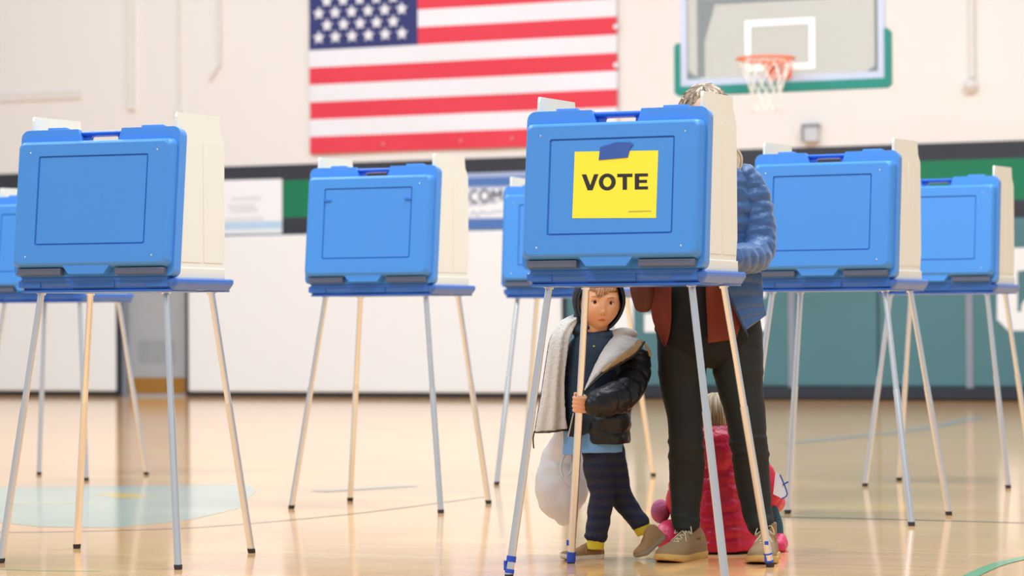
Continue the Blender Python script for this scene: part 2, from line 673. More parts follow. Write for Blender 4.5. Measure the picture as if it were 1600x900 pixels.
# ---- conduits and boxes on the upper wall
m_cond = mat('conduit_paint', (234, 229, 222), 0.7)
t, z = W(207, 172)
bm = bmesh.new()
wbox(bm, -0.035, 0.035, 0, 3.5, 0, 0.05, 0.008)
tag(wobj('wall_conduit', bm, m_cond, t, z), 'wide painted vertical conduit left of the flag', 'conduit')
t, z = W(281, 172)
bm = bmesh.new()
tube(bm, (0, -0.02, 0), (0, -0.02, 3.5), 0.012)
wbox(bm, -0.04, 0.04, -0.08, 0.02, 0, 0.04, 0.006)
tag(wobj('wall_conduit', bm, mat('conduit_pale', (232, 228, 220), 0.6), t, z), 'thin pale conduit ending behind the left front booth', 'conduit')
t, z = W(345, 100)
t2, z2 = W(329, 125)
bm = bmesh.new()
tube(bm, (0, -0.03, 0), (0, -0.03, 3.0), 0.016)
tube(bm, (0, -0.03, 0), (t2 - t, -0.03, z2 - z), 0.016)
tag(wobj('hanging_cable', bm, m_cond, t, z), 'pale cable bent sideways at its lower end, left of the flag', 'cable')
t, z = W(1520, 122)
bm = bmesh.new()
tube(bm, (0, -0.03, 0), (0, -0.03, 3.2), 0.028)
tag(wobj('wall_conduit', bm, m_cond, t, z), 'painted conduit right of the backboard, above a round device', 'conduit')
t, z = W(1517, 134)
bm = bmesh.new()
tube(bm, (0, 0, 0), (0, -0.06, 0), 0.075, 0.065, 20)
ell(bm, (0, -0.06, 0), (0.05, 0.03, 0.05))
tag(wobj('wall_alarm', bm, mat('device_white', (226, 220, 214), 0.5), t, z, smooth=50), 'small round wall device below the right conduit', 'device')
t, z = W(1270, 222)
bm = bmesh.new()
wbox(bm, -0.07, 0.07, 0, 0.15, 0, 0.09, 0.01)
r = wobj('winch_box', bm, mat('box_grey', (206, 208, 212), 0.5), t, z)
tag(r, 'small grey box on the wall under the backboard', 'box')
bm = bmesh.new()
wbox(bm, -0.08, 0.08, 0.14, 0.17, 0, 0.1, 0.004)
wbox(bm, -0.085, -0.06, 0, 0.16, 0, 0.1, 0.004)
wobj('box_rim', bm, mat('rim_grey', (140, 144, 150), 0.5), parent=r)
t, z = W(0, 160)
t1 = W(128, 145)[0]
bm = bmesh.new()
wbox(bm, -3, t1 - t, 0, 0.1, 0, 0.02, 0.004)
tag(wobj('wall_ledge', bm, mat('ledge_paint', (232, 226, 220), 0.7), t, z), 'faint painted ledge high on the left wall', 'ledge')

# ---- basketball backboard, parallel to the wall
BO = 3.72


def Bp(px, py):
    return W(px, py, BO)


bt0, bt1 = Bp(1064, 60)[0], Bp(1383, 60)[0]
bz0 = Bp(1222, 129)[1]
BW, BH = bt1 - bt0, 1.10 * (bt1 - bt0) / 1.83
bb = wroot('basketball_backboard', (bt0 + bt1) / 2, bz0, BO)
tag(bb, 'glass basketball backboard with green edge padding and orange rim', 'backboard')
m_fr = mat('board_frame', (194, 201, 220), 0.35, metal=0.0)
m_steel = mat('board_steel', (104, 120, 140), 0.45)
m_pad = mat('board_padding', (30, 132, 118), 0.5)
m_or = mat('rim_orange', (238, 112, 62), 0.4)
gl = bpy.data.materials.new('board_glass')
gl.use_nodes = True
g = gl.node_tree
gb = g.nodes['Principled BSDF']
gb.inputs['Base Color'].default_value = (0.50, 0.52, 0.50, 1)
gb.inputs['Roughness'].default_value = 0.04
tr = g.nodes.new('ShaderNodeBsdfTransparent')
tr.inputs['Color'].default_value = (0.93, 0.95, 0.93, 1)
mxs = g.nodes.new('ShaderNodeMixShader')
mxs.inputs['Fac'].default_value = 0.28
g.links.new(tr.outputs[0], mxs.inputs[1]); g.links.new(gb.outputs[0], mxs.inputs[2])
g.links.new(mxs.outputs[0], g.nodes['Material Output'].inputs['Surface'])
bm = bmesh.new()
wbox(bm, -BW / 2 + 0.02, BW / 2 - 0.02, 0.02, BH - 0.02, -0.006, 0.006)
wobj('glass_panel', bm, gl, parent=bb)
bm = bmesh.new()
F = 0.055
for a in ((-BW / 2, BW / 2, 0, F), (-BW / 2, BW / 2, BH - F, BH), (-BW / 2, -BW / 2 + F, F, BH - F), (BW / 2 - F, BW / 2, F, BH - F)):
    wbox(bm, *a, -0.025, 0.02)
wobj('board_frame', bm, m_fr, parent=bb)
# shooter's square
s0, sz0 = Bp(1165, 112); s1 = Bp(1274, 110)[0]; sz1 = Bp(1219, 30)[1]
cm = (bt0 + bt1) / 2
sq0, sq1, q0, q1 = s0 - cm, s1 - cm, sz0 - bz0, sz1 - bz0
bm = bmesh.new()
F = 0.048
for a in ((sq0, sq1, q0, q0 + F), (sq0, sq1, q1 - F, q1), (sq0, sq0 + F, q0 + F, q1 - F), (sq1 - F, sq1, q0 + F, q1 - F)):
    wbox(bm, *a, 0.006, 0.009)
wobj('target_square', bm, m_white, parent=bb)
# padding
bm = bmesh.new()
poly_prism(bm, rrect(-BW / 2 - 0.045, BW / 2 + 0.035, -0.055, 0.34, 0.03), -0.04, 0.04, lambda u, w, d: Vector((u, -d, w)),
           holes=[list(reversed(rrect(-BW / 2 - 0.0, BW / 2 + 0.0, -0.0, 0.345, 0.001)))])
bm.free()
bm = bmesh.new()
pt = BW / 2
out = [(-pt - 0.052, 0.33), (-pt - 0.052, -0.05), (-pt - 0.02, -0.078), (pt + 0.01, -0.078), (pt + 0.048, -0.05), (pt + 0.048, 0.37), (pt + 0.02, 0.4), (pt + 0.0, 0.4), (pt, 0.0), (-pt, 0.0), (-pt, 0.36), (-pt - 0.03, 0.36)]
poly_prism(bm, out, -0.035, 0.03, lambda u, w, d: Vector((u, -d, w)))
wobj('edge_padding', bm, m_pad, parent=bb)
# support structure behind the glass
bm = bmesh.new()
xs = Bp(1091, 60)[0] - cm
xr = Bp(1367, 60)[0] - cm
wbox(bm, xs - 0.025, xs + 0.025, 0.08, BH - 0.02, -0.09, -0.04)
wbox(bm, xr - 0.015, xr + 0.015, 0.08, BH - 0.02, -0.09, -0.04)
zt_ = Bp(1200, 1)[1] - bz0
wbox(bm, xs, xr, zt_, zt_ + 0.05, -0.09, -0.04)
poly_prism(bm, [(xs + 0.03, zt_), (xs + 0.12, zt_), (xs + 0.03, zt_ - 0.3)], -0.08, -0.05, lambda u, w, d: Vector((u, -d, w)))
wbox(bm, -0.5, -0.42, BH - 0.2, BH + 1.6, -0.14, -0.07)
wbox(bm, 0.42, 0.5, BH - 0.2, BH + 1.6, -0.14, -0.07)
wbox(bm, -0.5, -0.42, BH + 1.5, BH + 1.6, -BO, -0.07)
wbox(bm, 0.42, 0.5, BH + 1.5, BH + 1.6, -BO, -0.07)
wbox(bm, -0.5, 0.5, BH - 0.2, BH - 0.12, -0.14, -0.07)
wbox(bm, -0.5, 0.5, zt_ + 0.02, zt_ + 0.08, -0.14, -0.07)
wobj('support_frame', bm, m_steel, parent=bb)
for sx in (-BW / 2 + 0.06, BW / 2 - 0.06):
    bm = bmesh.new()
    sg = 1 if sx < 0 else -1
    poly_prism(bm, [(sx, 0.06), (sx + sg * 0.1, 0.06), (sx, 0.13)], -0.03, -0.01, lambda u, w, d: Vector((u, -d, w)))
    wobj('corner_bracket', bm, m_steel, parent=bb)
# rim
RR = 0.2286
rz = Bp(1201, 99)[1] - bz0
rc = (sq0 + sq1) / 2
ry = -(0.15 + RR)
bm = bmesh.new()
N = 40
for k in range(N):
    a, c_ = 2 * math.pi * k / N, 2 * math.pi * (k + 1) / N
    tube(bm, (rc + RR * math.cos(a), ry + RR * math.sin(a), rz), (rc + RR * math.cos(c_), ry + RR * math.sin(c_), rz), 0.0115, n=8, cap=False)
wbox(bm, rc - 0.1, rc + 0.1, rz - 0.13, rz + 0.02, 0.0, 0.03, 0.004)
wbox(bm, rc - 0.08, rc + 0.08, rz - 0.02, rz + 0.005, 0.02, 0.16)
for sg in (-1, 1):
    tube(bm, (rc + sg * 0.04, -0.03, rz - 0.13), (rc + sg * 0.1, -0.2, rz - 0.012), 0.011, n=8)
    tube(bm, (rc + sg * 0.05, -0.03, rz - 0.14), (rc + sg * 0.05, -0.03, rz - 0.0), 0.02, n=8)
rim = wobj('rim', bm, m_or, parent=bb, smooth=50)
# net
bm = bmesh.new()
NN = 12
prof = [(0, RR), (-0.09, 0.185), (-0.18, 0.15), (-0.27, 0.12), (-0.36, 0.11), (-0.43, 0.12)]
pt_ = lambda lev, k: Vector((rc + prof[lev][1] * math.cos(2 * math.pi * k / NN), ry + prof[lev][1] * math.sin(2 * math.pi * k / NN), rz + prof[lev][0]))
for lev in range(5):
    for k in range(NN):
        o_ = 0.5 * (lev % 2)
        tube(bm, pt_(lev, k + o_), pt_(lev + 1, k + o_ + 0.5), 0.005, n=5, cap=False)
        tube(bm, pt_(lev, k + o_), pt_(lev + 1, k + o_ - 0.5), 0.005, n=5, cap=False)
obj('net', bm, mat('net_cord', (240, 236, 228), 0.8), rim)

# ---- painted court lines (real paint on the floor)
def paint(name, pts, m, z=0.0012):
    P = [ground(x, y) for x, y in pts]
    bm = bmesh.new()
    poly_prism(bm, [(p.x, p.y) for p in P], 0.0002, z, lambda u, w, d: Vector((u, w, d)))
    return tag(obj(name, bm, m), kind='structure')


def line(name, pts, width, m, z=0.0015):
    P = [ground(x, y) for x, y in pts]
    P, _ = catmull(P, [0.01] * len(P), 6)
    bm = bmesh.new()
    L, Rr = [], []
    for i, p in enumerate(P):
        d = (P[min(i + 1, len(P) - 1)] - P[max(i - 1, 0)]).normalized()
        n_ = Vector((-d.y, d.x, 0)) * width / 2
        L.append(bm.verts.new((p.x + n_.x, p.y + n_.y, z))); Rr.append(bm.verts.new((p.x - n_.x, p.y - n_.y, z)))
    for i in range(len(P) - 1):
        bm.faces.new((L[i], L[i + 1], Rr[i + 1], Rr[i]))
    return tag(obj(name, bm, m), kind='structure')


pk = dict(rough=0.13, spec=0.5)
paint('trim_5', [(-60, 762), (390, 757), (400, 768), (372, 795), (300, 812), (180, 825), (60, 823), (-40, 812)], mat('court_blue', (178, 186, 168), noise_amt=0.14, nscale=3, **pk))
line('trim_6', [(10, 786), (80, 786), (150, 785)], 0.06, mat('court_cream', (226, 214, 170), **pk))
line('trim_7', [(158, 772), (185, 773), (212, 778)], 0.16, mat('court_yellow', (222, 186, 96), **pk))
line('trim_8', [(-40, 833), (150, 830), (330, 823), (560, 802), (760, 776)], 0.02, mat('court_dark', (120, 110, 104), **pk))
line('trim_9', [(1215, 808), (1400, 812), (1660, 819)], 0.03, MATS['court_dark'])
line('trim_10', [(1230, 693), (1320, 684), (1440, 670), (1530, 652)], 0.12, mat('court_grey', (176, 168, 158), **pk))
line('trim_11', [(1490, 915), (1530, 894), (1570, 879), (1650, 862)], 0.05, mat('court_green', (118, 178, 128), **pk))
line('trim_12', [(-30, 889), (60, 892), (160, 893)], 0.012, MATS['court_green'])
line('trim_13', [(495, 768), (560, 764), (645, 759)], 0.12, MATS['court_blue'])
# ------------------------------------------------------------------ voting booths
m_blue = mat('booth_blue', (70, 143, 222), 0.36, noise_amt=0.03, nscale=5, bump=0.10, bscale=420)
m_tray = mat('tray_blue', (52, 112, 205), 0.30, noise_amt=0.03, nscale=5, bump=0.08, bscale=300)
m_beige = mat('booth_beige', (236, 234, 220), 0.5, noise_amt=0.02, nscale=4, bump=0.05, bscale=300)
m_alu = mat('leg_aluminium', (242, 242, 242), 0.24, metal=1.0, noise_amt=0.02)
m_alu2 = mat('leg_lower_aluminium', (236, 236, 236), 0.3, metal=1.0, noise_amt=0.02)
m_foot = mat('foot_rubber', (48, 44, 44), 0.7)
m_tape = mat('blue_tape', (38, 78, 190), 0.6, noise_amt=0.08, nscale=60)
m_screw = mat('screw_steel', (210, 214, 220), 0.3, metal=1.0)

HT = 0.91
LB = Vector((0, -0.2517, 0.9587))
LUP = Vector((0, 0.0620, 0.4968)).normalized()
LN = Vector((0, -LUP.z, LUP.y))
LH = 0.5006


def LF(u, w, d):
    return LB + Vector((u, 0, 0)) + LUP * w + LN * d


def bevel_ang(bm, off, seg=2, ang=40):
    bmesh.ops.remove_doubles(bm, verts=bm.verts, dist=1e-5)
    bmesh.ops.recalc_face_normals(bm, faces=bm.faces)
    es = [e for e in bm.edges if len(e.link_faces) == 2 and e.calc_face_angle(0) > math.radians(ang)]
    bmesh.ops.bevel(bm, geom=es, offset=off, segments=seg, affect='EDGES', profile=0.6, clamp_overlap=True)


CACHE = {}


def build_shared():
    # flange with a trapezoid notch for the handle
    X = 0.296
    out = [(-X + 0.03, 0), (X - 0.03, 0)]
    out = []
    n = 6
    def corner(cx, cy, r, a0):
        for i in range(n + 1):
            a = math.radians(a0 + 90 * i / n)
            out.append((cx + r * math.cos(a), cy + r * math.sin(a)))
    corner(X - 0.022, 0.022, 0.022, 270)
    corner(X - 0.028, LH - 0.028, 0.028, 0)
    out.extend([(0.079, LH), (0.066, 0.452), (-0.066, 0.452), (-0.084, LH)])
    corner(-X + 0.028, LH - 0.028, 0.028, 90)
    corner(-X + 0.022, 0.022, 0.022, 180)
    bm = bmesh.new()
    poly_prism(bm, out, -0.052, 0.0, LF)
    bevel_ang(bm, 0.007, 3, 50)
    # raised face: lofted shell with recess
    def rr(x0, x1, y0, y1, r, d):
        return [LF(u, w, d) for u, w in rrect(x0, x1, y0, y1, r, 6)]
    fx0, fx1, fy0, fy1 = -0.281, 0.281, 0.034, 0.449
    b2 = bmesh.new()
    loops = [rr(fx0 - 0.009, fx1 + 0.009, 0.026, fy1 + 0.010, 0.02, -0.006),
             rr(fx0 - 0.008, fx1 + 0.008, 0.026, fy1 + 0.009, 0.02, 0.002),
             rr(fx0 - 0.005, fx1 + 0.005, fy0 - 0.005, fy1 + 0.006, 0.021, 0.026),
             rr(fx0 - 0.001, fx1 + 0.001, fy0 - 0.001, fy1 + 0.003, 0.021, 0.035),
             rr(fx0 + 0.003, fx1 - 0.003, fy0 + 0.003, fy1 - 0.001, 0.020, 0.0395),
             rr(fx0 + 0.009, fx1 - 0.009, fy0 + 0.008, fy1 - 0.006, 0.018, 0.042),
             rr(-0.2035, 0.2035, 0.1005, 0.4035, 0.007, 0.042),
             rr(-0.2022, 0.2022, 0.1018, 0.4022, 0.0065, 0.0350),
             rr(-0.1992, 0.1992, 0.1048, 0.3992, 0.005, 0.0350),
             rr(-0.1975, 0.1975, 0.1065, 0.3975, 0.004, 0.0402)]
    loops_loft(b2, loops)
    # inner mesa: recess floor rises back slightly
    merge(bm, b2)
    # central block under the face
    b2 = bmesh.new()
    poly_prism(b2, [(-0.10, 0.036), (0.08, 0.036), (0.056, 0.004), (-0.074, 0.004)], 0.0, 0.036, LF)
    merge(bm, b2)
    # plain grey strips along the lid's lower edge, beside the central block
    CACHE['lid'] = finish('lid', bm, m_blue, 35, flat_n=LN)
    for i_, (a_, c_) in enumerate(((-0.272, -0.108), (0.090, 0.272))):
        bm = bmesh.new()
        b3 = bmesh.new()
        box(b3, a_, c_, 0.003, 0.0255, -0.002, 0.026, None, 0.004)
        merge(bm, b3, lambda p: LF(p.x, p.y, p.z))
        CACHE['strip%d' % i_] = finish('lid_strip', bm, mat('strip_grey', (90, 98, 120), 0.5), 40)
    # handle
    bm = bmesh.new()
    out = [(-0.086, LH - 0.004), (-0.070, 0.44), (0.070, 0.44), (0.082, LH - 0.004)]
    hole = rrect(-0.049, 0.052, 0.453, 0.4805, 0.006, 3)
    poly_prism(bm, out, -0.046, -0.030, LF, holes=[list(reversed(hole))])
    for k in range(10):
        a, c = math.pi * k / 9, 0
    b3 = bmesh.new()
    L = []
    for u in (-0.082, 0.080):
        L.append([LF(u, 0.4895 + 0.0085 * math.sin(2 * math.pi * i / 12), -0.028 + 0.014 * math.cos(2 * math.pi * i / 12)) for i in range(12)])
    loops_loft(b3, L)
    merge(bm, b3)
    CACHE['handle'] = finish('handle', bm, m_tray, 40)
    # top catches
    for nm, u0, u1 in (('ca', -0.205, -0.135), ('cb', 0.145, 0.225)):
        bm = bmesh.new()
        b3 = bmesh.new()
        box(b3, u0, u1, -0.006, 0.010, -0.05, -0.012, None, 0.003)
        merge(bm, b3, lambda p: LF(p.x, LH + p.y, p.z))
        CACHE[nm] = finish('catch', bm, m_blue, 40)
    # screws
    for i, (u, w) in enumerate(((-0.235, 0.415), (0.235, 0.415), (-0.235, 0.062), (0.232, 0.062))):
        bm = bmesh.new()
        c = LF(u, w, 0.0415)
        ell(bm, c, (0.0034, 0.0024, 0.0034), u=10, v=6)
        CACHE['screw%d' % i] = finish('screw', bm, m_screw, 180)
    for i, u in enumerate((-0.186, 0.186)):
        bm = bmesh.new()
        b3 = bmesh.new()
        box(b3, u - 0.016, u + 0.016, 0.345, 0.357, 0.038, 0.0445, None, 0.0028)
        merge(bm, b3, lambda p: LF(p.x, p.y, p.z))
        CACHE['slot%d' % i] = finish('sign_clip', bm, m_tray, 40)
    # tray
    bm = bmesh.new()
    TX, TY0, TY1 = 0.293, -0.243, 0.252
    def ring(ix, z, r, iy=None):
        iy = ix if iy is None else iy
        return [Vector((u, w, z)) for u, w in rrect(-TX + ix, TX - ix, TY0 + iy, TY1 - iy, r, 5)]
    loops_loft(bm, [ring(0.022, HT, 0.02), ring(0.012, HT + 0.004, 0.025), ring(0.002, HT + 0.020, 0.03), ring(0.0, HT + 0.026, 0.03), ring(0.0, HT + 0.036, 0.03),
                    ring(0.004, HT + 0.040, 0.028), ring(0.012, HT + 0.0405, 0.022), ring(0.016, HT + 0.034, 0.02)])
    # raised latch pads along the front edge
    for (a, c_, dd) in ((-0.282, -0.2, 0.003), (-0.085, 0.075, 0.004), (0.19, 0.27, 0.003)):
        box(bm, a, c_, TY0 - dd, TY0 + 0.01, HT + 0.012, HT + 0.036, None, 0.003)
    for (a, c_) in ((-0.24, -0.02), (0.05, 0.24)):
        box(bm, -TX + 0.02, TX - 0.02, a, c_, HT - 0.004, HT + 0.004, None, 0.002)
    # rear lip that carries the hinged lid
    box(bm, -0.27, 0.27, TY0 - 0.004, TY0 + 0.055, HT + 0.034, HT + 0.0485, None, 0.004)
    CACHE['tray'] = finish('tray', bm, m_tray, 40)
    # writing surface
    bm = bmesh.new()
    box(bm, -0.25, 0.25, -0.17, 0.22, HT + 0.03, HT + 0.0385, None, 0.002)
    CACHE['writing_surface'] = finish('writing_surface', bm, m_beige, 40)
    # privacy panels
    for sgn, nm in ((1, 'pr'), (-1, 'pl')):
        bm = bmesh.new()
        T = lambda u, w, d: Vector((sgn * (0.262 + d), u, w))
        out = [(-0.205, 0.985), (0.188, 0.985), (0.206, 1.06), (0.2065, 1.415), (0.201, 1.432), (0.176, 1.456), (0.166, 1.51), (-0.158, 1.504), (-0.165, 1.49)]
        poly_prism(bm, out, 0.0, 0.009, T)
        # raised fields leave the grooves between them
        for (a, c_) in ((-0.15, 0.018), (0.034, 0.188)):
            for side in (0.009, -0.0):
                lo, hi = (0.009, 0.0105) if side else (-0.0015, 0.0)
                poly_prism(bm, rrect(a, c_, 1.005, 1.418, 0.006, 3), lo, hi, T)
        b3 = bmesh.new()
        box(b3, -0.004, 0.014, -0.205, 0.196, 0.949, 0.986, None, 0.003)
        merge(bm, b3, lambda p: Vector((sgn * (0.262 + p.x), p.y, p.z)))
        CACHE[nm] = finish('privacy_panel', bm, m_beige, 30)
    # inner beige back board behind the lid
    bm = bmesh.new()
    b3 = bmesh.new()
    box(b3, -0.262, 0.262, 0.03, 0.46, -0.062, -0.052, None, 0.003)
    merge(bm, b3, lambda p: LF(p.x, p.y, p.z))
    CACHE['inner'] = finish('inner_board', bm, m_beige, 40)


build_shared()

POSES = {
    'L': ((-1.3150, 9.2746), 0.3254), 'M': ((-0.5146, 11.6764), 0.3738), 'C': ((0.3966, 8.5869), 0.3584), 'R': ((1.3254, 10.9072), 0.4255),
    'F': ((2.0789, 12.9355), 0.4184), 'B': ((0.3002, 13.4639), 0.2788), 'A': ((-2.3443, 14.1331), 0.4433)}
FEET = {
    'L': dict(BL=(120, 857), FR=(278.5, 889.8), BR=(393.4, 864)),
    'M': dict(FL=(455, 795), BL=(547, 783), FR=(689, 802), BR=(763.6, 787)),
    'C': dict(FL=(794.5, 905), BL=(892, 880), FR=(1134, 914), BR=(1203.6, 886)),
    'R': dict(BL=(1230.7, 802.5), FR=(1424.5, 821.8), BR=(1483, 805)),
    'F': dict(FL=(1351.4, 760), BL=(1404.7, 751), FR=(1575.5, 763)),
    'B': dict(FL=(776, 757.6), FR=(979, 755), BR=(1021, 744)),
    'A': dict(BL=(61, 742), FR=(135, 751), BR=(229, 742))}
LABELS = {
    'L': 'blue voting booth standing front left, no sign on its lid',
    'M': 'blue voting booth with two clip slots in its lid, before the wide white pad',
    'C': 'blue voting booth in front with the yellow VOTE sign on its lid',
    'R': 'blue voting booth directly right of the woman in the blue jacket',
    'F': 'blue voting booth cut by the right edge of the photo, farthest to the right',
    'B': 'blue voting booth partly hidden behind the one with the VOTE sign',
    'A': 'blue voting booth mostly hidden behind the front left booth'}
BOOTH = {}
LEGEND = {}
for key, ((bx, by), yaw) in POSES.items():
    root = empty('voting_booth', (bx, by, 0), -yaw)
    BOOTH[key] = root
    tag(root, LABELS[key], 'voting booth', 'blue portable voting booths')
    lid = link('lid', CACHE['lid'], root)
    link('handle', CACHE['handle'], lid)
    link('lid_strip', CACHE['strip0'], lid); link('lid_strip', CACHE['strip1'], lid)
    link('catch', CACHE['ca'], lid); link('catch', CACHE['cb'], lid)
    if key == 'M':
        link('sign_clip', CACHE['slot0'], lid); link('sign_clip', CACHE['slot1'], lid)
        link('screw', CACHE['screw1'], lid)
    else:
        for i in range(4):
            link('screw', CACHE['screw%d' % i], lid)
    tr_ = link('tray', CACHE['tray'], root)
    link('writing_surface', CACHE['writing_surface'], tr_)
    link('privacy_panel', CACHE['pr'], root); link('privacy_panel', CACHE['pl'], root)
    link('inner_board', CACHE['inner'], root)
    cy, sy = math.cos(yaw), math.sin(yaw)
    for leg, (sx, sgy) in dict(FL=(-1, -1), FR=(1, -1), BL=(-1, 1), BR=(1, 1)).items():
        top = Vector((sx * 0.232, sgy * 0.177, HT + 0.002))
        if leg in FEET[key]:
            g_ = ground(*FEET[key][leg])
            dx, dy = g_.x - bx, g_.y - by
            foot = Vector((dx * cy - dy * sy, dx * sy + dy * cy, 0.0))
        else:
            foot = Vector((sx * 0.337, sgy * 0.279, 0.0))
        LEGEND[(key, leg)] = (top, foot)
        d = (foot - top)
        mid = top + d * 0.43
        bm = bmesh.new()
        tube(bm, top, mid + d * 0.02, 0.0112, n=20)
        tube(bm, top + d * 0.0, top + d * 0.012, 0.016, n=20)
        lg = obj('leg', bm, m_alu, root, smooth=40)
        bm = bmesh.new()
        tube(bm, mid, foot - d * 0.012, 0.0128, n=20)
        lo = obj('lower_tube', bm, m_alu2, lg, smooth=40)
        bm = bmesh.new()
        L = []
        for z, r_ in ((0.0, 0.0125), (0.006, 0.0138), (0.016, 0.0138)):
            c = foot - d * (z / abs(d.z)) 
            L.append([Vector((c.x + r_ * math.cos(a * math.pi / 8), c.y + r_ * math.sin(a * math.pi / 8), z)) for a in range(16)])
        loops_loft(bm, L)
        obj('foot_cap', bm, m_foot, lg, smooth=40)
        if key == 'C':
            bm = bmesh.new()
            q = foot - d * 0.008
            if leg in ('BL',):
                tube(bm, foot - d * 0.006, foot - d * 0.042, 0.0148, n=16)
                box(bm, -0.004, 0.004, -0.0025, 0.0025, 0.0, 0.018, lambda p: foot - d * 0.065 + p + Vector((-0.011, -0.009, 0)), 0.001)
            elif leg == 'FL':
                tube(bm, foot - d * 0.058, foot - d * 0.078, 0.0150, n=16)
                tube(bm, foot - d * 0.02, foot - d * 0.034, 0.0146, n=16)
                box(bm, -0.004, 0.004, -0.004, 0.004, 0.0, 0.03, lambda p: foot - d * 0.03 + p + Vector((-0.013, -0.004, 0)), 0.001)
            elif leg == 'BR':
                box(bm, -0.003, 0.010, -0.0155, -0.0125, 0, 0.012, lambda p: foot - d * 0.08 + p, 0.001)
                tube(bm, foot - d * 0.018, foot - d * 0.024, 0.0145, n=16)
                tube(bm, foot - d * 0.045, foot - d * 0.050, 0.0145, n=16)
                box(bm, -0.013, -0.008, -0.0150, -0.011, 0, 0.026, lambda p: foot - d * 0.02 + p, 0.001)
            else:
                bm.free(); bm = None
            if bm:
                obj('tape', bm, m_tape, lg, smooth=40)

# ---- VOTE sign taped on the centre booth's lid
(cbx, cby), cyaw = POSES['C']
RC = Matrix.Rotation(-cyaw, 3, 'Z')
OC = Vector((cbx, cby, 0))


def lidpt(px, py, d):
    n = RC @ LN
    p0 = OC + RC @ LF(0, 0, d)
    dr_ = ray(px, py)
    p = CAM + dr_ * ((p0 - CAM).dot(n) / dr_.dot(n))
    q = RC.inverted() @ (p - OC) - LF(0, 0, 0)
    return (q.x, q.dot(LUP))


sign = empty('vote_sign', OC, -cyaw)
tag(sign, 'yellow paper sign reading VOTE taped to the front centre booth', 'sign')
bm = bmesh.new()
pp = [lidpt(*p, 0.0410) for p in ((898, 237), (1028.5, 235), (1025, 340.5), (894, 341))]
poly_prism(bm, pp, 0.0404, 0.0411, LF)
obj('paper', bm, mat('sign_yellow', (250, 234, 52), 0.6, noise_amt=0.015), sign)
A_, B_, D_ = [Vector((*pp[i], 0)) for i in (0, 1, 3)]


def sgn_uv(px, py):
    return lidpt(px, py, 0.0415)


m_txt = mat('sign_black', (34, 32, 28), 0.6)
# letters laid out in a unit frame: x 909..1012, cap height y 272..298
def letter_poly(pts, holes=()):
    bm = bmesh.new()
    f = lambda q: sgn_uv(909 + q[0] * 103.5, 297.5 - q[1] * 25 - q[0] * 1.6)
    poly_prism(bm, [f(q) for q in pts], 0.0412, 0.0416, LF, holes=[[f(q) for q in h] for h in holes])
    obj('lettering', bm, m_txt, sign)


letter_poly([(0, 1), (0.068, 1), (0.128, 0.32), (0.186, 1), (0.252, 1), (0.163, 0), (0.088, 0)])
oc = 0.385
letter_poly([(oc + 0.128 * math.cos(a * math.pi / 18), 0.5 + 0.53 * math.sin(a * math.pi / 18)) for a in range(36)],
            [[(oc + 0.062 * math.cos(-a * math.pi / 18), 0.5 + 0.31 * math.sin(-a * math.pi / 18)) for a in range(36)]])
letter_poly([(0.535, 1), (0.765, 1), (0.765, 0.79), (0.683, 0.79), (0.683, 0), (0.617, 0), (0.617, 0.79), (0.535, 0.79)])
letter_poly([(0.80, 1), (1.0, 1), (1.0, 0.81), (0.866, 0.81), (0.866, 0.60), (0.985, 0.60), (0.985, 0.41), (0.866, 0.41), (0.866, 0.19), (1.0, 0.19), (1.0, 0), (0.80, 0)])
bm = bmesh.new()
poly_prism(bm, [lidpt(*p, 0.0385) for p in ((982, 330), (1018, 329), (1018, 331), (982, 332))], 0.0412, 0.0415, LF)
obj('fine_print', bm, mat('print_grey', (190, 178, 70), 0.6), sign)
bm = bmesh.new()
tp = [lidpt(*p, 0.0425) for p in ((938, 230), (963, 222.5), (985, 222.5), (990, 226), (985, 231), (981, 246), (935.5, 250))]
poly_prism(bm, tp, 0.0417, 0.0434, LF)
obj('tape', bm, mat('sign_tape', (50, 88, 168), 0.55, noise_amt=0.08, nscale=50), sign)
# ------------------------------------------------------------------ people
m_skin = mat('child_skin', (230, 168, 124), 0.5, noise_amt=0.05, nscale=30, sss=0.06)
m_skin2 = mat('adult_skin', (216, 168, 142), 0.5, noise_amt=0.05, nscale=30, sss=0.05)
m_lip = mat('lips', (204, 98, 88), 0.45)
m_eye = mat('eye_white', (226, 220, 214), 0.2)
m_iris = mat('iris_brown', (38, 24, 18), 0.12)
m_lash = mat('lash_brown', (70, 44, 30), 0.7)


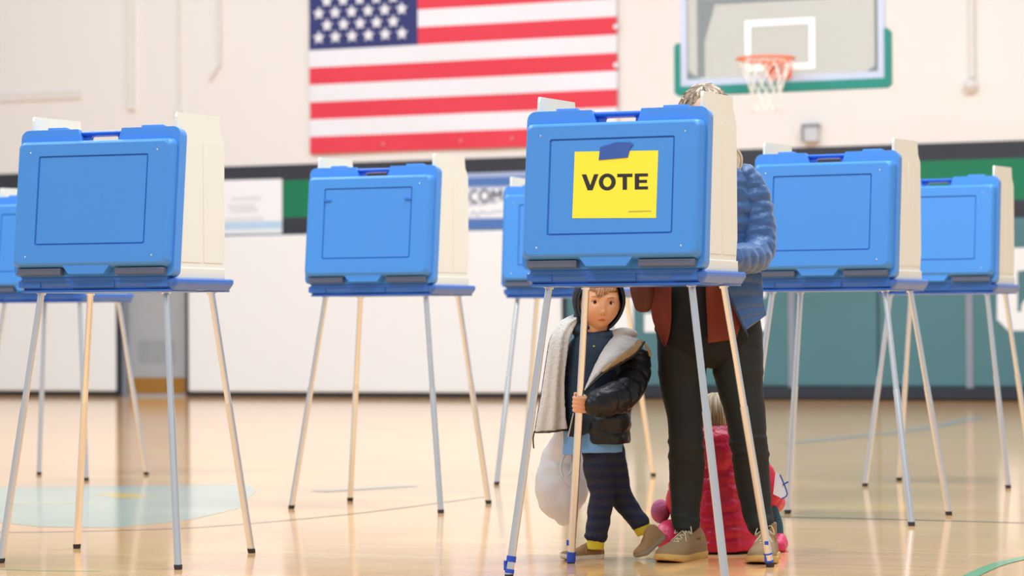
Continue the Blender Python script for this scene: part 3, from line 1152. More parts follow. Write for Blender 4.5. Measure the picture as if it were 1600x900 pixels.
def strip(bm, A, B, n, thick, bulge=0.0, folds=None, per=5, puff=None, seed=0.0, T=None):
    """cloth panel between two edges (lists of Vector); bulges towards the camera in its middle"""
    A, _ = catmull(A, [0.01] * len(A), per)
    B, _ = catmull(B, [0.01] * len(B), per)
    rows = []
    for i, (a, c) in enumerate(zip(A, B)):
        row = []
        for j in range(n + 1):
            t = j / n
            p = a.lerp(c, t)
            k = bulge * math.sin(math.pi * t)
            if folds:
                k += folds[1] * math.sin(t * math.pi * folds[0] + 0.9 * math.sin(i * 0.13 + seed)) * (0.4 + 0.6 * i / len(A))
            if puff:
                k += puff[1] * (abs(math.sin(math.pi * i / puff[0] + 0.4 * math.sin(t * 4 + seed))) ** 0.5)
            row.append(p + Vector((0, -k, 0)))
        rows.append(row)
    m = len(rows)
    F_ = [[bm.verts.new(p) for p in r_] for r_ in rows]
    K_ = [[bm.verts.new(p + Vector((0, thick, 0))) for p in r_] for r_ in rows]
    for i in range(m - 1):
        for j in range(n):
            bm.faces.new((F_[i][j], F_[i][j + 1], F_[i + 1][j + 1], F_[i + 1][j]))
            bm.faces.new((K_[i][j], K_[i + 1][j], K_[i + 1][j + 1], K_[i][j + 1]))
    for i in range(m - 1):
        bm.faces.new((F_[i][0], F_[i + 1][0], K_[i + 1][0], K_[i][0]))
        bm.faces.new((F_[i][n], K_[i][n], K_[i + 1][n], F_[i + 1][n]))
    for j in range(n):
        bm.faces.new((F_[0][j], K_[0][j], K_[0][j + 1], F_[0][j + 1]))
        bm.faces.new((F_[m - 1][j], F_[m - 1][j + 1], K_[m - 1][j + 1], K_[m - 1][j]))


def g2(x, z, cx, cz, sx, sz):
    return math.exp(-(((x - cx) / sx) ** 2 + ((z - cz) / sz) ** 2))


def head_point(d, a, b, c, child=True):
    """d: unit direction in head space (x right, -y face, z up)"""
    x, y, z = d.x * a, d.y * b, d.z * c
    low = max(0.0, -d.z)
    x *= 1 - 0.20 * low ** 1.6
    if child and d.z < 0.1:
        x *= 1 + 0.06 * g2(0, d.z, 0, -0.35, 1, 0.3)
    if y > 0:
        y *= 1.06
        if d.z < -0.2:
            y *= 1 - 0.35 * (-d.z - 0.2)
    if d.y < 0:
        s = a / 0.068
        fx, fz = x / s, z / s
        f = 0.0
        f += 0.0135 * g2(fx, fz, 0, -0.033, 0.0085, 0.009)      # nose tip
        f += 0.0065 * g2(fx, fz, 0, -0.016, 0.0065, 0.018)      # bridge
        f += 0.0045 * (g2(fx, fz, -0.0095, -0.036, 0.0045, 0.005) + g2(fx, fz, 0.0095, -0.036, 0.0045, 0.005))
        f -= 0.0085 * (g2(fx, fz, -0.0257, 0.001, 0.0125, 0.0095) + g2(fx, fz, 0.0257, 0.001, 0.0125, 0.0095))
        f += 0.0028 * (g2(fx, fz, -0.026, 0.019, 0.018, 0.007) + g2(fx, fz, 0.026, 0.019, 0.018, 0.007))
        f += 0.0060 * (g2(fx, fz, -0.034, -0.034, 0.018, 0.018) + g2(fx, fz, 0.034, -0.034, 0.018, 0.018))
        f += 0.0055 * g2(fx, fz, 0, -0.058, 0.018, 0.010)       # mouth mound
        f -= 0.0030 * g2(fx, fz, 0, -0.0665, 0.014, 0.004)
        f += 0.0075 * g2(fx, fz, 0, -0.079, 0.016, 0.010)       # chin
        y -= f * s
    return Vector((x, y, z))


def head_geo(bm, cen, M, a=0.068, b=0.083, c=0.088, child=True):
    b2 = bmesh.new()
    bmesh.ops.create_uvsphere(b2, u_segments=96, v_segments=72, radius=1.0)
    merge(bm, b2, lambda p: cen + M @ head_point(p.normalized(), a, b, c, child))
    s = a / 0.068
    for sx in (-1, 1):
        ell(bm, cen + M @ Vector((sx * a * 0.99, 0.010 * s, -0.008 * s)), (0.008 * s, 0.014 * s, 0.021 * s), M @ Matrix.Rotation(sx * 0.35, 3, 'Z'))
        ell(bm, cen + M @ Vector((sx * a * 0.96, 0.006 * s, -0.02 * s)), (0.006 * s, 0.009 * s, 0.010 * s), M)


def surf_y(x, z, a, b, c):
    """y of the face surface at head coordinates x, z"""
    best = None
    lo_x, lo_z = x / a, z / c
    dx_, dz_ = lo_x, lo_z
    for _ in range(6):
        q = 1 - dx_ * dx_ - dz_ * dz_
        d = Vector((dx_, -math.sqrt(max(q, 0.01)), dz_)).normalized()
        p = head_point(d, a, b, c)
        dx_ += (x - p.x) / a; dz_ += (z - p.z) / c
    return p.y


def face_parts(root, org, cen, M, a, b, c, iris=m_iris, look=(0, 0), parent=None):
    s = a / 0.068
    T = lambda v: cen + M @ Vector(v) - org
    for sx in (-1, 1):
        ex = sx * 0.0257 * s
        ey = surf_y(ex, 0.0, a, b, c) + 0.0094 * s
        R_ = 0.0122 * s
        bm = bmesh.new()
        ell(bm, T((ex, ey, 0)), (R_, R_, R_), u=24, v=16)
        eye = obj('eye', bm, m_eye, root, smooth=180)
        bm = bmesh.new()
        L = []
        g0 = Vector((look[0], -1, look[1])).normalized()
        A_, B_, _t = frames([Vector((0, 0, 0)), g0])[0]
        ri = 0.0068 * s
        for k in range(6):
            rr_ = ri * (1 - k / 5 * 0.98)
            L.append([T(Vector((ex, ey, 0)) + g0 * (math.sqrt(R_ ** 2 - rr_ ** 2) + 0.0005) + (A_ * math.cos(t_ * math.pi / 10) + B_ * math.sin(t_ * math.pi / 10)) * rr_) for t_ in range(20)])
        loops_loft(bm, L, cap0=True, cap1=True)
        obj('iris', bm, iris, eye, smooth=180)
        # lids: skin-coloured partial shells
        for up in (1, -1):
            bm = bmesh.new()
            rl = R_ * 1.13
            L = []
            a0 = math.radians(29 if up > 0 else -31)
            a1 = math.radians(88 if up > 0 else -88)
            for k in range(7):
                el_ = a0 + (a1 - a0) * k / 6
                row = []
                for j in range(13):
                    az = math.radians(-78 + 156 * j / 12)
                    e2 = el_ * (0.30 + 0.70 * math.cos(az)) if k == 0 else el_ * (0.5 + 0.5 * math.cos(az) ** 0.5 if k < 2 else 1)
                    row.append(T((ex + rl * 1.06 * math.sin(az) * math.cos(e2 * 0.6), ey - rl * math.cos(az) * math.cos(e2), rl * math.sin(e2))))
                L.append(row)
            V = [[bm.verts.new(p) for p in r_] for r_ in L]
            for r1, r2 in zip(V, V[1:]):
                for i in range(12):
                    bm.faces.new((r1[i], r1[i + 1], r2[i + 1], r2[i]))
            lid_ = obj('eyelid', bm, m_skin, eye, smooth=180)
            if up > 0:
                bm = bmesh.new()
                for p, q in zip(L[0], L[0][1:]):
                    tube(bm, p + M @ Vector((0, -0.0006, 0)), q + M @ Vector((0, -0.0006, 0)), 0.0009 * s, n=6)
                obj('eyelash', bm, m_lash, eye)
        # brow
        bm = bmesh.new()
        P = []
        for k in range(7):
            t_ = k / 6
            bx_ = sx * (0.013 + 0.026 * t_) * s
            bz_ = (0.0165 + 0.0045 * math.sin(t_ * math.pi * 0.75)) * s
            P.append(T((bx_, surf_y(bx_, bz_, a, b, c) - 0.0002, bz_)))
        limb(bm, P, [(0.0010, 0.0012)] + [(0.0016, 0.0016)] * 5 + [(0.0008, 0.0008)], per=2, n=8)
        obj('eyebrow', bm, mat('brow_brown', (176, 124, 92), 0.7), root, smooth=180)
    # lips
    for (zc, hw, rz, oy) in ((-0.0570, 0.0130, 0.0019, 0.0), (-0.0604, 0.0115, 0.0023, 0.0002)):
        bm = bmesh.new()
        P, Rr = [], []
        for k in range(9):
            t_ = k / 8 * 2 - 1
            x_ = hw * t_ * s
            zz = (zc + (0.0014 * (1 - abs(t_)) - 0.0012 * abs(t_) if zc > -0.06 else 0.0012 * t_ * t_)) * s
            P.append(T((x_, surf_y(x_, zz, a, b, c) + 0.0006, zz)))
            w_ = max(0.0007, rz * (1 - t_ * t_) ** 0.5) * s
            Rr.append((w_, w_ * 0.95))
        limb(bm, P, Rr, per=2, n=10)
        obj('lip', bm, m_lip, root, smooth=180)
    bm = bmesh.new()
    for sx in (-1, 1):
        x_, z_ = sx * 0.0046 * s, -0.0405 * s
        ell(bm, T((x_, surf_y(x_, z_, a, b, c) + 0.0002, z_)), (0.0026 * s, 0.0012 * s, 0.0014 * s), M, 10, 8)
    obj('nostril', bm, mat('nostril', (120, 66, 52), 0.8), root, smooth=180)


def finger_chain(bm, P, r):
    limb(bm, P, r if isinstance(r, list) else [r] * len(P), per=4, n=10)


def shoe(root, name, heel, toe, up, L_, Wd, H_, m_up, m_sole, org, sole_t=0.022, laces=None, lace_m=None, ankle=None, ankle_r=0.045, strap=None):
    heel, toe, up = Vector(heel), Vector(toe), Vector(up).normalized()
    f = (toe - heel).normalized()
    u = (up - f * up.dot(f)).normalized()
    l = u.cross(f)
    T = lambda x, y, z: heel + f * x + l * y + u * z - org
    prof = [(0.0, 0.10), (0.02, 0.24), (0.08, 0.34), (0.2, 0.38), (0.4, 0.36), (0.58, 0.43), (0.72, 0.50), (0.84, 0.47), (0.93, 0.36), (0.98, 0.2), (1.0, 0.08)]
    outl = [(x * L_, w * Wd) for x, w in prof]
    P2, _ = catmull([Vector((x, w, 0)) for x, w in outl], [0.01] * len(outl), 4)
    outline = [(p.x, p.y) for p in P2] + [(p.x, -p.y) for p in reversed(P2)]
    bm = bmesh.new()
    L = []
    for z, k in ((0.0, 0.93), (0.004, 0.985), (sole_t * 0.6, 1.0), (sole_t, 0.985)):
        L.append([T(L_ / 2 + (x - L_ / 2) * k, y * k, z + max(0, (x / L_ - 0.8)) * 0.05) for x, y in outline])
    loops_loft(bm, L)
    sole = obj('sole', bm, m_sole, root, smooth=50)
    bm = bmesh.new()
    secs = [(0.0, 0.24, 0.45), (0.04, 0.30, 0.85), (0.12, 0.32, 1.0), (0.28, 0.32, 1.0), (0.38, 0.33, 0.92), (0.50, 0.37, 0.70), (0.64, 0.43, 0.52), (0.78, 0.45, 0.44), (0.9, 0.38, 0.35), (0.97, 0.25, 0.22), (1.0, 0.12, 0.10)]
    L = []
    for x, w, h in secs:
        xx = 0.012 * L_ + x * L_ * 0.976
        zb = sole_t * 0.6 + max(0, (x - 0.8)) * 0.05
        row = []
        for k in range(22):
            a_ = 2 * math.pi * k / 22
            cx_, sz_ = math.cos(a_), math.sin(a_)
            yy = w * Wd * (abs(cx_) ** 0.75) * (1 if cx_ > 0 else -1)
            if sz_ > 0 and x < 0.45:
                yy *= 1 - 0.25 * sz_ * (1 if h > 0.8 else 0.5)
            zz = zb + (H_ * h) * (abs(sz_) ** 0.8 if sz_ > 0 else -0.001)
            row.append(T(xx, yy, zz))
        L.append(row)
    loops_loft(bm, L)
    upper = remesh(name, bm, m_up, 0.0035 if L_ > 0.2 else 0.0025, 4, root,
                   fn=lambda co, n_: co + n_ * (0.0012 * noise.noise(co * 45)))
    def top_h(x):
        t_ = min(1, max(0, (x / L_ - 0.012) / 0.976))
        for (x0_, _w, h0_), (x1_, _w1, h1_) in zip(secs, secs[1:]):
            if x0_ <= t_ <= x1_:
                return sole_t * 0.6 + H_ * (h0_ + (h1_ - h0_) * (t_ - x0_) / (x1_ - x0_)) - 0.001
        return sole_t
    if laces:
        bm = bmesh.new()
        for k in range(laces):
            x = (0.36 + 0.30 * k / max(1, laces - 1)) * L_
            hh = top_h(x)
            wv = Wd * 0.17
            sgn_ = 1 if k % 2 else -1
            finger_chain(bm, [T(x, -wv, hh - 0.010), T(x + 0.004 * sgn_, -wv * 0.4, hh + 0.001), T(x + 0.004 * sgn_, wv * 0.4, hh + 0.001), T(x - 0.006, wv, hh - 0.010)], 0.0021)
            if k < laces - 1:
                finger_chain(bm, [T(x, -wv, hh - 0.009), T(x + 0.010, 0, hh + 0.001), T(x + 0.018, wv, top_h(x + 0.018) - 0.009)], 0.0019)
        x = 0.38 * L_; hh = top_h(x) + 0.002
        for sg in (-1, 1):
            finger_chain(bm, [T(x, 0, hh), T(x + 0.01, sg * 0.02, hh + 0.008), T(x + 0.024, sg * 0.032, hh - 0.020), T(x + 0.014, sg * 0.016, hh - 0.010), T(x + 0.004, 0, hh)], 0.0018)
            finger_chain(bm, [T(x, 0, hh), T(x + 0.03, sg * 0.012, top_h(x + 0.03) + 0.002), T(x + 0.055, sg * 0.028, top_h(x + 0.055) - 0.008)], 0.0017)
        obj('laces', bm, lace_m, upper, smooth=180)
    if strap:
        bm = bmesh.new()
        x = 0.45 * L_
        P = [T(x + 0.004, -Wd * 0.36, H_ * 0.35), T(x, -Wd * 0.24, H_ * 0.72), T(x, 0, H_ * 0.86), T(x, Wd * 0.24, H_ * 0.72), T(x + 0.004, Wd * 0.36, H_ * 0.35)]
        limb(bm, P, [(0.008, 0.003)] * 5, per=4, n=10, up=None)
        sb = obj('strap', bm, m_up, upper, smooth=180)
    return upper


# =============================================================== the woman behind the booth
WY = 9.04
PW = 4240 / WY
worg = ground(1110, 873) ; worg.z = 0
woman = empty('person', worg)
tag(woman, 'adult in a blue quilted jacket and dark trousers standing behind the VOTE booth', 'person')
wp = lambda x, y, dy=0.0: at(x, y, WY + dy)
m_jean = mat('dark_trousers', (25, 27, 21), 0.75, noise_amt=0.15, nscale=14, bump=0.15, bscale=160)
m_jack = mat('quilted_blue', (50, 88, 138), 0.45, noise_amt=0.16, nscale=14, bump=0.55, bscale=38, sheen=0.2)
m_rust = mat('rust_cloth', (122, 48, 28), 0.85, noise_amt=0.1, nscale=20, bump=0.2, bscale=120)
m_blackcloth = mat('black_cloth', (20, 19, 20), 0.85, noise_amt=0.1)
m_hairw = mat('hair_blond_grey', (142, 116, 88), 0.5, noise_amt=0.3, nscale=60)
m_suede = mat('suede_tan', (146, 116, 80), 0.9, noise_amt=0.08, nscale=14, bump=0.1, bscale=220)
m_gum = mat('gum_sole', (204, 164, 92), 0.55, noise_amt=0.05)

# body (skin): head, neck, torso, arms, hands, legs as one surface
Hc = wp(1104, 194, -0.10)
HM = Matrix.Rotation(math.radians(24), 3, 'X') @ Matrix.Rotation(math.radians(-6), 3, 'Y')
bm = bmesh.new()
head_geo(bm, Hc, HM, 0.077, 0.096, 0.112, child=False)
limb(bm, [wp(1107, 225, -0.04), wp(1107, 262, 0.0)], [0.055, 0.06])
limb(bm, [wp(1107, 270, 0.0), wp(1107, 300, 0.01), wp(1107, 380, 0.04), wp(1108, 440, 0.06), wp(1108, 520, 0.08)], [(0.10, 0.07), (0.135, 0.085), (0.13, 0.085), (0.13, 0.09), (0.165, 0.10)], up=(0, -1, 0))
armR = [wp(1166, 287, 0.0), wp(1184, 340, -0.01), wp(1188, 392, -0.05), wp(1158, 402, -0.18), wp(1112, 405, -0.31)]
armL = [wp(1048, 290, 0.0), wp(1034, 345, -0.02), wp(1036, 388, -0.08), wp(1062, 402, -0.22), wp(1080, 408, -0.30)]
limb(bm, armR, [0.042, 0.04, 0.036, 0.032, 0.024])
limb(bm, armL, [0.042, 0.04, 0.036, 0.032, 0.024])
for base, sg in ((wp(1104, 407, -0.33), -1), (wp(1086, 411, -0.33), 1)):
    pal = base + Vector((sg * 0.018, -0.03, -0.004))
    ell(bm, pal, (0.036, 0.042, 0.017), Matrix.Rotation(sg * -0.5, 3, 'Z'))
    for k in range(4):
        o_ = (k - 1.5) * 0.0185
        b0 = pal + Vector((sg * 0.010 + o_ * 0.85, -0.034 + abs(o_) * 0.2, 0.0))
        ln = (0.052, 0.06, 0.056, 0.045)[k]
        finger_chain(bm, [b0 + Vector((0, 0.02, 0)), b0, b0 + Vector((sg * 0.006, -ln * 0.5, 0.008)), b0 + Vector((sg * 0.010, -ln * 0.85, -0.006)), b0 + Vector((sg * 0.010, -ln, -0.018))], [0.009, 0.0088, 0.0082, 0.0074, 0.006])
    finger_chain(bm, [pal + Vector((sg * -0.022, 0.02, 0)), pal + Vector((-sg * 0.034, -0.012, 0.0)), pal + Vector((-sg * 0.030, -0.042, -0.004))] if sg > 0 else
                 [pal + Vector((0.022, 0.02, 0)), pal + Vector((0.034, -0.012, 0)), pal + Vector((0.030, -0.042, -0.004))], [0.011, 0.010, 0.008])
wl = [wp(1070, 520, 0.07), wp(1064, 600, 0.05), wp(1072, 690, 0.02), wp(1072, 760, 0.06), wp(1073, 825, 0.04)]
wr = [wp(1146, 520, 0.07), wp(1157, 600, 0.05), wp(1169, 690, 0.02), wp(1177, 760, 0.04), wp(1189, 828, -0.01)]
for P in (wl, wr):
    limb(bm, P, [0.075, 0.062, 0.048, 0.044, 0.032])
body = remesh('body', bm, m_skin2, 0.005, 2, woman, org=worg)
face_parts(body, worg, Hc, HM, 0.077, 0.096, 0.112, look=(0, -0.4))

# trousers
bm = bmesh.new()
limb(bm, [wp(1108, 455, 0.05), wp(1108, 480, 0.06), wp(1108, 515, 0.07), wp(1108, 536, 0.07)], [(0.15, 0.105), (0.165, 0.115), (0.178, 0.12), (0.174, 0.115)], up=(0, -1, 0), closed_ends=False)
sc_ = 1 / PW
limb(bm, [wp(1070, 520, 0.07), wp(1067, 560, 0.06), wp(1065, 600, 0.05), wp(1070, 645, 0.03), wp(1072, 690, 0.02), wp(1073, 745, 0.05), wp(1071, 800, 0.05), wp(1072, 822, 0.04)],
     [44 * sc_, 40 * sc_, 34 * sc_, 29 * sc_, 27 * sc_, 27.5 * sc_, 22 * sc_, 20 * sc_], n=26)
limb(bm, [wp(1148, 520, 0.07), wp(1152, 560, 0.06), wp(1156, 600, 0.05), wp(1164, 645, 0.03), wp(1170, 690, 0.02), wp(1175, 745, 0.03), wp(1184, 800, 0.02), wp(1189, 823, -0.01)],
     [44 * sc_, 41 * sc_, 37 * sc_, 32 * sc_, 29 * sc_, 28 * sc_, 23 * sc_, 20 * sc_], n=26)


def wrk(co, n_):
    z = co.z
    k = 0.0022 * noise.noise(co * 11)
    for zc_, w_ in ((0.40, 0.022), (0.36, 0.02), (0.33, 0.016), (0.14, 0.02), (0.11, 0.014), (0.62, 0.03)):
        k += 0.0055 * math.exp(-((z - zc_ + 0.03 * noise.noise(Vector((co.x * 9, 1, zc_ * 50)))) / w_) ** 2 * 4) * (0.5 + noise.noise(co * 7))
    lowk = math.exp(-((z - 0.37) / 0.09) ** 2) + math.exp(-((z - 0.13) / 0.07) ** 2)
    k += lowk * 0.006 * (0.35 - abs(noise.noise(Vector((co.x * 9, co.y * 9, co.z * 34)))))
    return co + n_ * k


remesh('trousers', bm, m_jean, 0.005, 5, woman, fn=wrk, org=worg)
# pocket seam on the outer hip
bm = bmesh.new()
finger_chain(bm, [wp(1160, 512, -0.045) - worg, wp(1176, 530, -0.03) - worg, wp(1190, 540, 0.01) - worg], 0.0016)
obj('pocket_seam', bm, mat('seam_black', (24, 26, 22), 0.8), woman)

# black top in the middle, rust tunic panels on both sides
bm = bmesh.new()
limb(bm, [wp(1107, 275, 0.0), wp(1107, 300, 0.01), wp(1107, 380, 0.03), wp(1107, 450, 0.05), wp(1100, 520, 0.06), wp(1098, 532, 0.06)],
     [(0.10, 0.07), (0.130, 0.085), (0.130, 0.095), (0.145, 0.105), (0.168, 0.125), (0.16, 0.12)], up=(0, -1, 0), n=28)
remesh('black_top', bm, m_blackcloth, 0.006, 3, woman, org=worg)


def tun(x, y):
    k = min(0.98, abs(x - 1108) / 96)
    return at(x, y, WY + 0.06 - 0.137 * math.sqrt(1 - k * k)) - worg


bm = bmesh.new()
strip(bm, [tun(1016, 425), tun(1016, 460), tun(1019, 497), tun(1030, 525), tun(1037, 540)], [tun(1050, 425), tun(1049, 460), tun(1049, 500), tun(1045, 527), tun(1040, 541)], 10, 0.006, folds=(3, 0.005))
obj('tunic_panel', bm, m_rust, woman, smooth=180)
bm = bmesh.new()
strip(bm, [tun(1103, 425), tun(1103, 460), tun(1105, 500), tun(1106, 536)], [tun(1152, 425), tun(1154, 460), tun(1160, 495), tun(1150, 530)], 12, 0.006, folds=(3, 0.006))
obj('tunic_panel', bm, m_rust, woman, smooth=180)

# jacket
bm = bmesh.new()
limb(bm, [wp(1110, 268, 0.02), wp(1112, 285, 0.02), wp(1113, 330, 0.03), wp(1114, 390, 0.05), wp(1114, 436, 0.07)],
     [(0.10, 0.08), (0.150, 0.115), (0.162, 0.125), (0.155, 0.13), (0.160, 0.13)], up=(0, -1, 0), n=40, per=14, puff=(0.052, 0.09), seed=1)
remesh('jacket_body', bm, m_jack, 0.0045, 1, woman, org=worg)
for nm_, P, R_ in (('jacket_sleeve', [wp(1160, 276, 0.0), wp(1172, 300, 0.0), wp(1184, 345, -0.01), wp(1186, 385, -0.04), wp(1178, 402, -0.10), wp(1155, 404, -0.19), wp(1118, 406, -0.30)], [24.5, 28, 27.5, 25.5, 24, 23, 19]),
                   ('jacket_sleeve', [wp(1056, 282, 0.0), wp(1044, 305, 0.0), wp(1034, 350, -0.02), wp(1037, 388, -0.07), wp(1050, 401, -0.16), wp(1070, 405, -0.25), wp(1078, 408, -0.29)], [24, 27, 26, 24, 23, 21, 18])):
    bm = bmesh.new()
    limb(bm, P, [r_ * sc_ for r_ in R_], per=14, n=30, puff=(0.046, 0.15), seed=2)
    remesh(nm_, bm, m_jack, 0.004, 1, woman, org=worg)
# collar
bm = bmesh.new()
limb(bm, [wp(1112, 266, 0.03), wp(1112, 248, 0.02)], [(0.085, 0.08), (0.075, 0.07)], up=(0, -1, 0), puff=(0.03, 0.12))
remesh('jacket_collar', bm, m_jack, 0.004, 2, woman, org=worg)


def jk(x, y):
    k = min(0.985, abs(x - 1108) / 98)
    return at(x, y, WY + 0.07 - 0.165 * math.sqrt(1 - k * k)) - worg


bm = bmesh.new()
strip(bm, [jk(1122, 425), jk(1133, 447), jk(1145, 475), jk(1155, 497), jk(1164, 517)], [jk(1190, 425), jk(1192, 447), jk(1193, 470), jk(1197, 486), jk(1198, 492)], 18, 0.03, bulge=0.004, puff=(7.5, 0.010), per=9)
pnl = remesh('jacket_front', bm, m_jack, 0.0035, 2, woman)
bm = bmesh.new()
finger_chain(bm, [jk(x, y) + Vector((0, -0.010, 0)) for x, y in ((1121, 425), (1132, 447), (1144, 475), (1154, 497), (1163, 517))], 0.0032)
finger_chain(bm, [jk(1163, 516) + Vector((0, -0.012, 0)), jk(1166, 520) + Vector((0, -0.012, 0)), jk(1168, 527) + Vector((0, -0.012, 0))], [0.004, 0.003, 0.002])
obj('zipper', bm, mat('zip_navy', (34, 48, 84), 0.4), pnl, smooth=180)

# hair: tousled cap with locks to the right shoulder
random.seed(5)
bm = bmesh.new()
ell(bm, Hc + Vector((0, 0.012, 0.012)), (0.088, 0.105, 0.112), HM)
cap = remesh('hair', bm, m_hairw, 0.005, 2, woman, org=worg)
for (mm, cnt, seed_) in ((m_hairw, 80, 1), (mat('hair_dark_blond', (104, 82, 60), 0.5), 60, 2), (mat('hair_light', (206, 186, 156), 0.5), 50, 3)):
    random.seed(seed_)
    bm = bmesh.new()
    for _ in range(cnt):
        th = random.uniform(0, 2 * math.pi)
        c0 = Hc + Vector((0, 0.012, 0.010))
        pts = []
        for k in range(5):
            el_ = math.radians(88 - k * random.uniform(14, 24))
            thh = th + 0.15 * k * random.uniform(-1, 1)
            rr_ = 1.0 + 0.03 * random.random() + 0.02 * k * random.random()
            pts.append(c0 + HM @ Vector((0.089 * rr_ * math.cos(el_) * math.cos(thh), 0.106 * rr_ * math.cos(el_) * math.sin(thh) + 0.02, 0.113 * rr_ * math.sin(el_))) - worg)
        if pts[-1].y + worg.y < Hc.y - 0.07 and pts[-1].z < Hc.z:
            continue
        limb(bm, pts, [0.0035, 0.0045, 0.004, 0.003, 0.001], per=4, n=6)
    obj('hair_strands', bm, mm, cap, smooth=180)
bm = bmesh.new()
random.seed(9)
for k in range(26):
    x0 = 1140 + random.uniform(-4, 6)
    dx = random.uniform(2, 14)
    limb(bm, [wp(x0 - 6, 205, 0.0) - worg, wp(x0 + 2, 228, -0.01 + random.uniform(-0.02, 0.02)) - worg, wp(x0 + dx, 243 + random.uniform(-3, 3), -0.03) - worg, wp(x0 + dx * 1.1, 258, -0.04) - worg, wp(x0 + dx * 0.6, 273 + random.uniform(-4, 5), -0.05) - worg],
         [0.004, 0.005, 0.0045, 0.003, 0.001], per=4, n=6)
obj('hair_lock', bm, mat('hair_light', (206, 186, 156), 0.5), cap, smooth=180)

# boots
h1, t1_ = Vector((0.632, 9.16, 0)), Vector((0.474, 8.90, 0))
shoe(woman, 'boot', h1, t1_, (0, 0, 1), 0.285, 0.110, 0.100, m_suede, m_gum, worg, 0.022, laces=5, lace_m=mat('lace_beige', (206, 192, 160), 0.8))
h2, t2_ = Vector((0.858, 9.11, 0)), Vector((0.800, 8.845, 0))
shoe(woman, 'boot', h2, t2_, (0, 0, 1), 0.285, 0.110, 0.100, m_suede, m_gum, worg, 0.022, laces=5, lace_m=MATS['lace_beige'])
for hh_, tt_ in ((h1, t1_), (h2, t2_)):
    f_ = (tt_ - hh_).normalized()
    bm = bmesh.new()
    limb(bm, [hh_ + f_ * 0.075 + Vector((0, 0, 0.070)) - worg, hh_ + f_ * 0.078 + Vector((0, 0, 0.122)) - worg], [0.034, 0.033], closed_ends=False)
    obj('boot_shaft', bm, m_suede, woman, smooth=60)

# pen in her hand: the writing hand is hidden; brown bag at her side
bm = bmesh.new()
limb(bm, [wp(1003, 405, -0.07), wp(1003, 430, -0.07), wp(1004, 455, -0.07), wp(1005, 478, -0.07)], [(0.030, 0.03), (0.040, 0.045), (0.041, 0.05), (0.030, 0.04)], up=(0, -1, 0), n=26)
o = remesh('shoulder_bag', bm, mat('bag_brown', (88, 34, 20), 0.6, noise_amt=0.1, nscale=16, bump=0.1, bscale=60), 0.004, 4)
tag(o, 'dark red-brown rounded bag hanging at the side of the adult in blue', 'bag')
bm = bmesh.new()
finger_chain(bm, [wp(996, 412, -0.04), wp(1008, 340, -0.03), wp(1040, 272, -0.01), wp(1062, 264, 0.06)], 0.006)
obj('strap', bm, MATS['bag_brown'], o, smooth=180)

# =============================================================== the boy holding the booth leg
BY = 9.08
borg = ground(935, 873); borg.z = 0
boy = empty('person', borg)
tag(boy, 'small boy in a dark hooded top and black coat gripping the booth leg', 'person')
b = lambda x, y, dy=0.0: at(x, y, BY + dy)
PB = 4240 / BY
m_navy = mat('navy_hoodie', (40, 58, 76), 0.8, noise_amt=0.1, nscale=30, bump=0.1, bscale=120)
m_coat = mat('black_puffer', (19, 18, 20), 0.44, noise_amt=0.2, nscale=12, bump=0.5, bscale=42)
m_fleece = mat('fleece_grey', (206, 200, 192), 0.95, noise_amt=0.10, nscale=60, bump=0.55, bscale=150, sheen=0.3)
m_fleece2 = mat('fleece_tan', (190, 158, 110), 0.95, noise_amt=0.12, nscale=60, bump=0.9, bscale=130, sheen=0.2)
m_shirt = mat('light_blue_shirt', (118, 166, 214), 0.85, noise_amt=0.05, bump=0.1)
m_sock = mat('yellow_sock', (224, 196, 48), 0.9, bump=0.3, bscale=200)
m_hairb = mat('boy_hair', (150, 96, 50), 0.5, noise_amt=0.3, nscale=60)
# striped trousers
m_pants = mat('striped_trousers', (40, 43, 66), 0.85)
nt = m_pants.node_tree
tc = nt.nodes.new('ShaderNodeTexCoord')
wv_ = nt.nodes.new('ShaderNodeTexWave')
wv_.bands_direction = 'Z'
wv_.inputs['Scale'].default_value = 9.0
wv_.inputs['Distortion'].default_value = 1.2
rp = nt.nodes.new('ShaderNodeValToRGB')
rp.color_ramp.elements[0].color = lin((26, 30, 58)) + (1,)
rp.color_ramp.elements[1].color = lin((40, 41, 56)) + (1,)
rp.color_ramp.elements[0].position = 0.35
rp.color_ramp.elements[1].position = 0.6
nt.links.new(tc.outputs['Object'], wv_.inputs['Vector'])
nt.links.new(wv_.outputs['Fac'], rp.inputs['Fac'])
nt.links.new(rp.outputs['Color'], nt.nodes['Principled BSDF'].inputs['Base Color'])

# pole he holds
ptop, pfoot = LEGEND[('C', 'BL')]
RCm = Matrix.Rotation(-cyaw, 3, 'Z')
PT, PF = OC + RCm @ ptop, OC + RCm @ pfoot
tt = (PT.z - (CAM_H - (631 - 495) * 8.87 / 4240)) / PT.z
HP = PT.lerp(PF, tt)
PA = (PT - PF).normalized()
E1 = (RT - PA * RT.dot(PA)).normalized()
E2 = PA.cross(E1) * -1 if PA.cross(E1).y > 0 else PA.cross(E1)

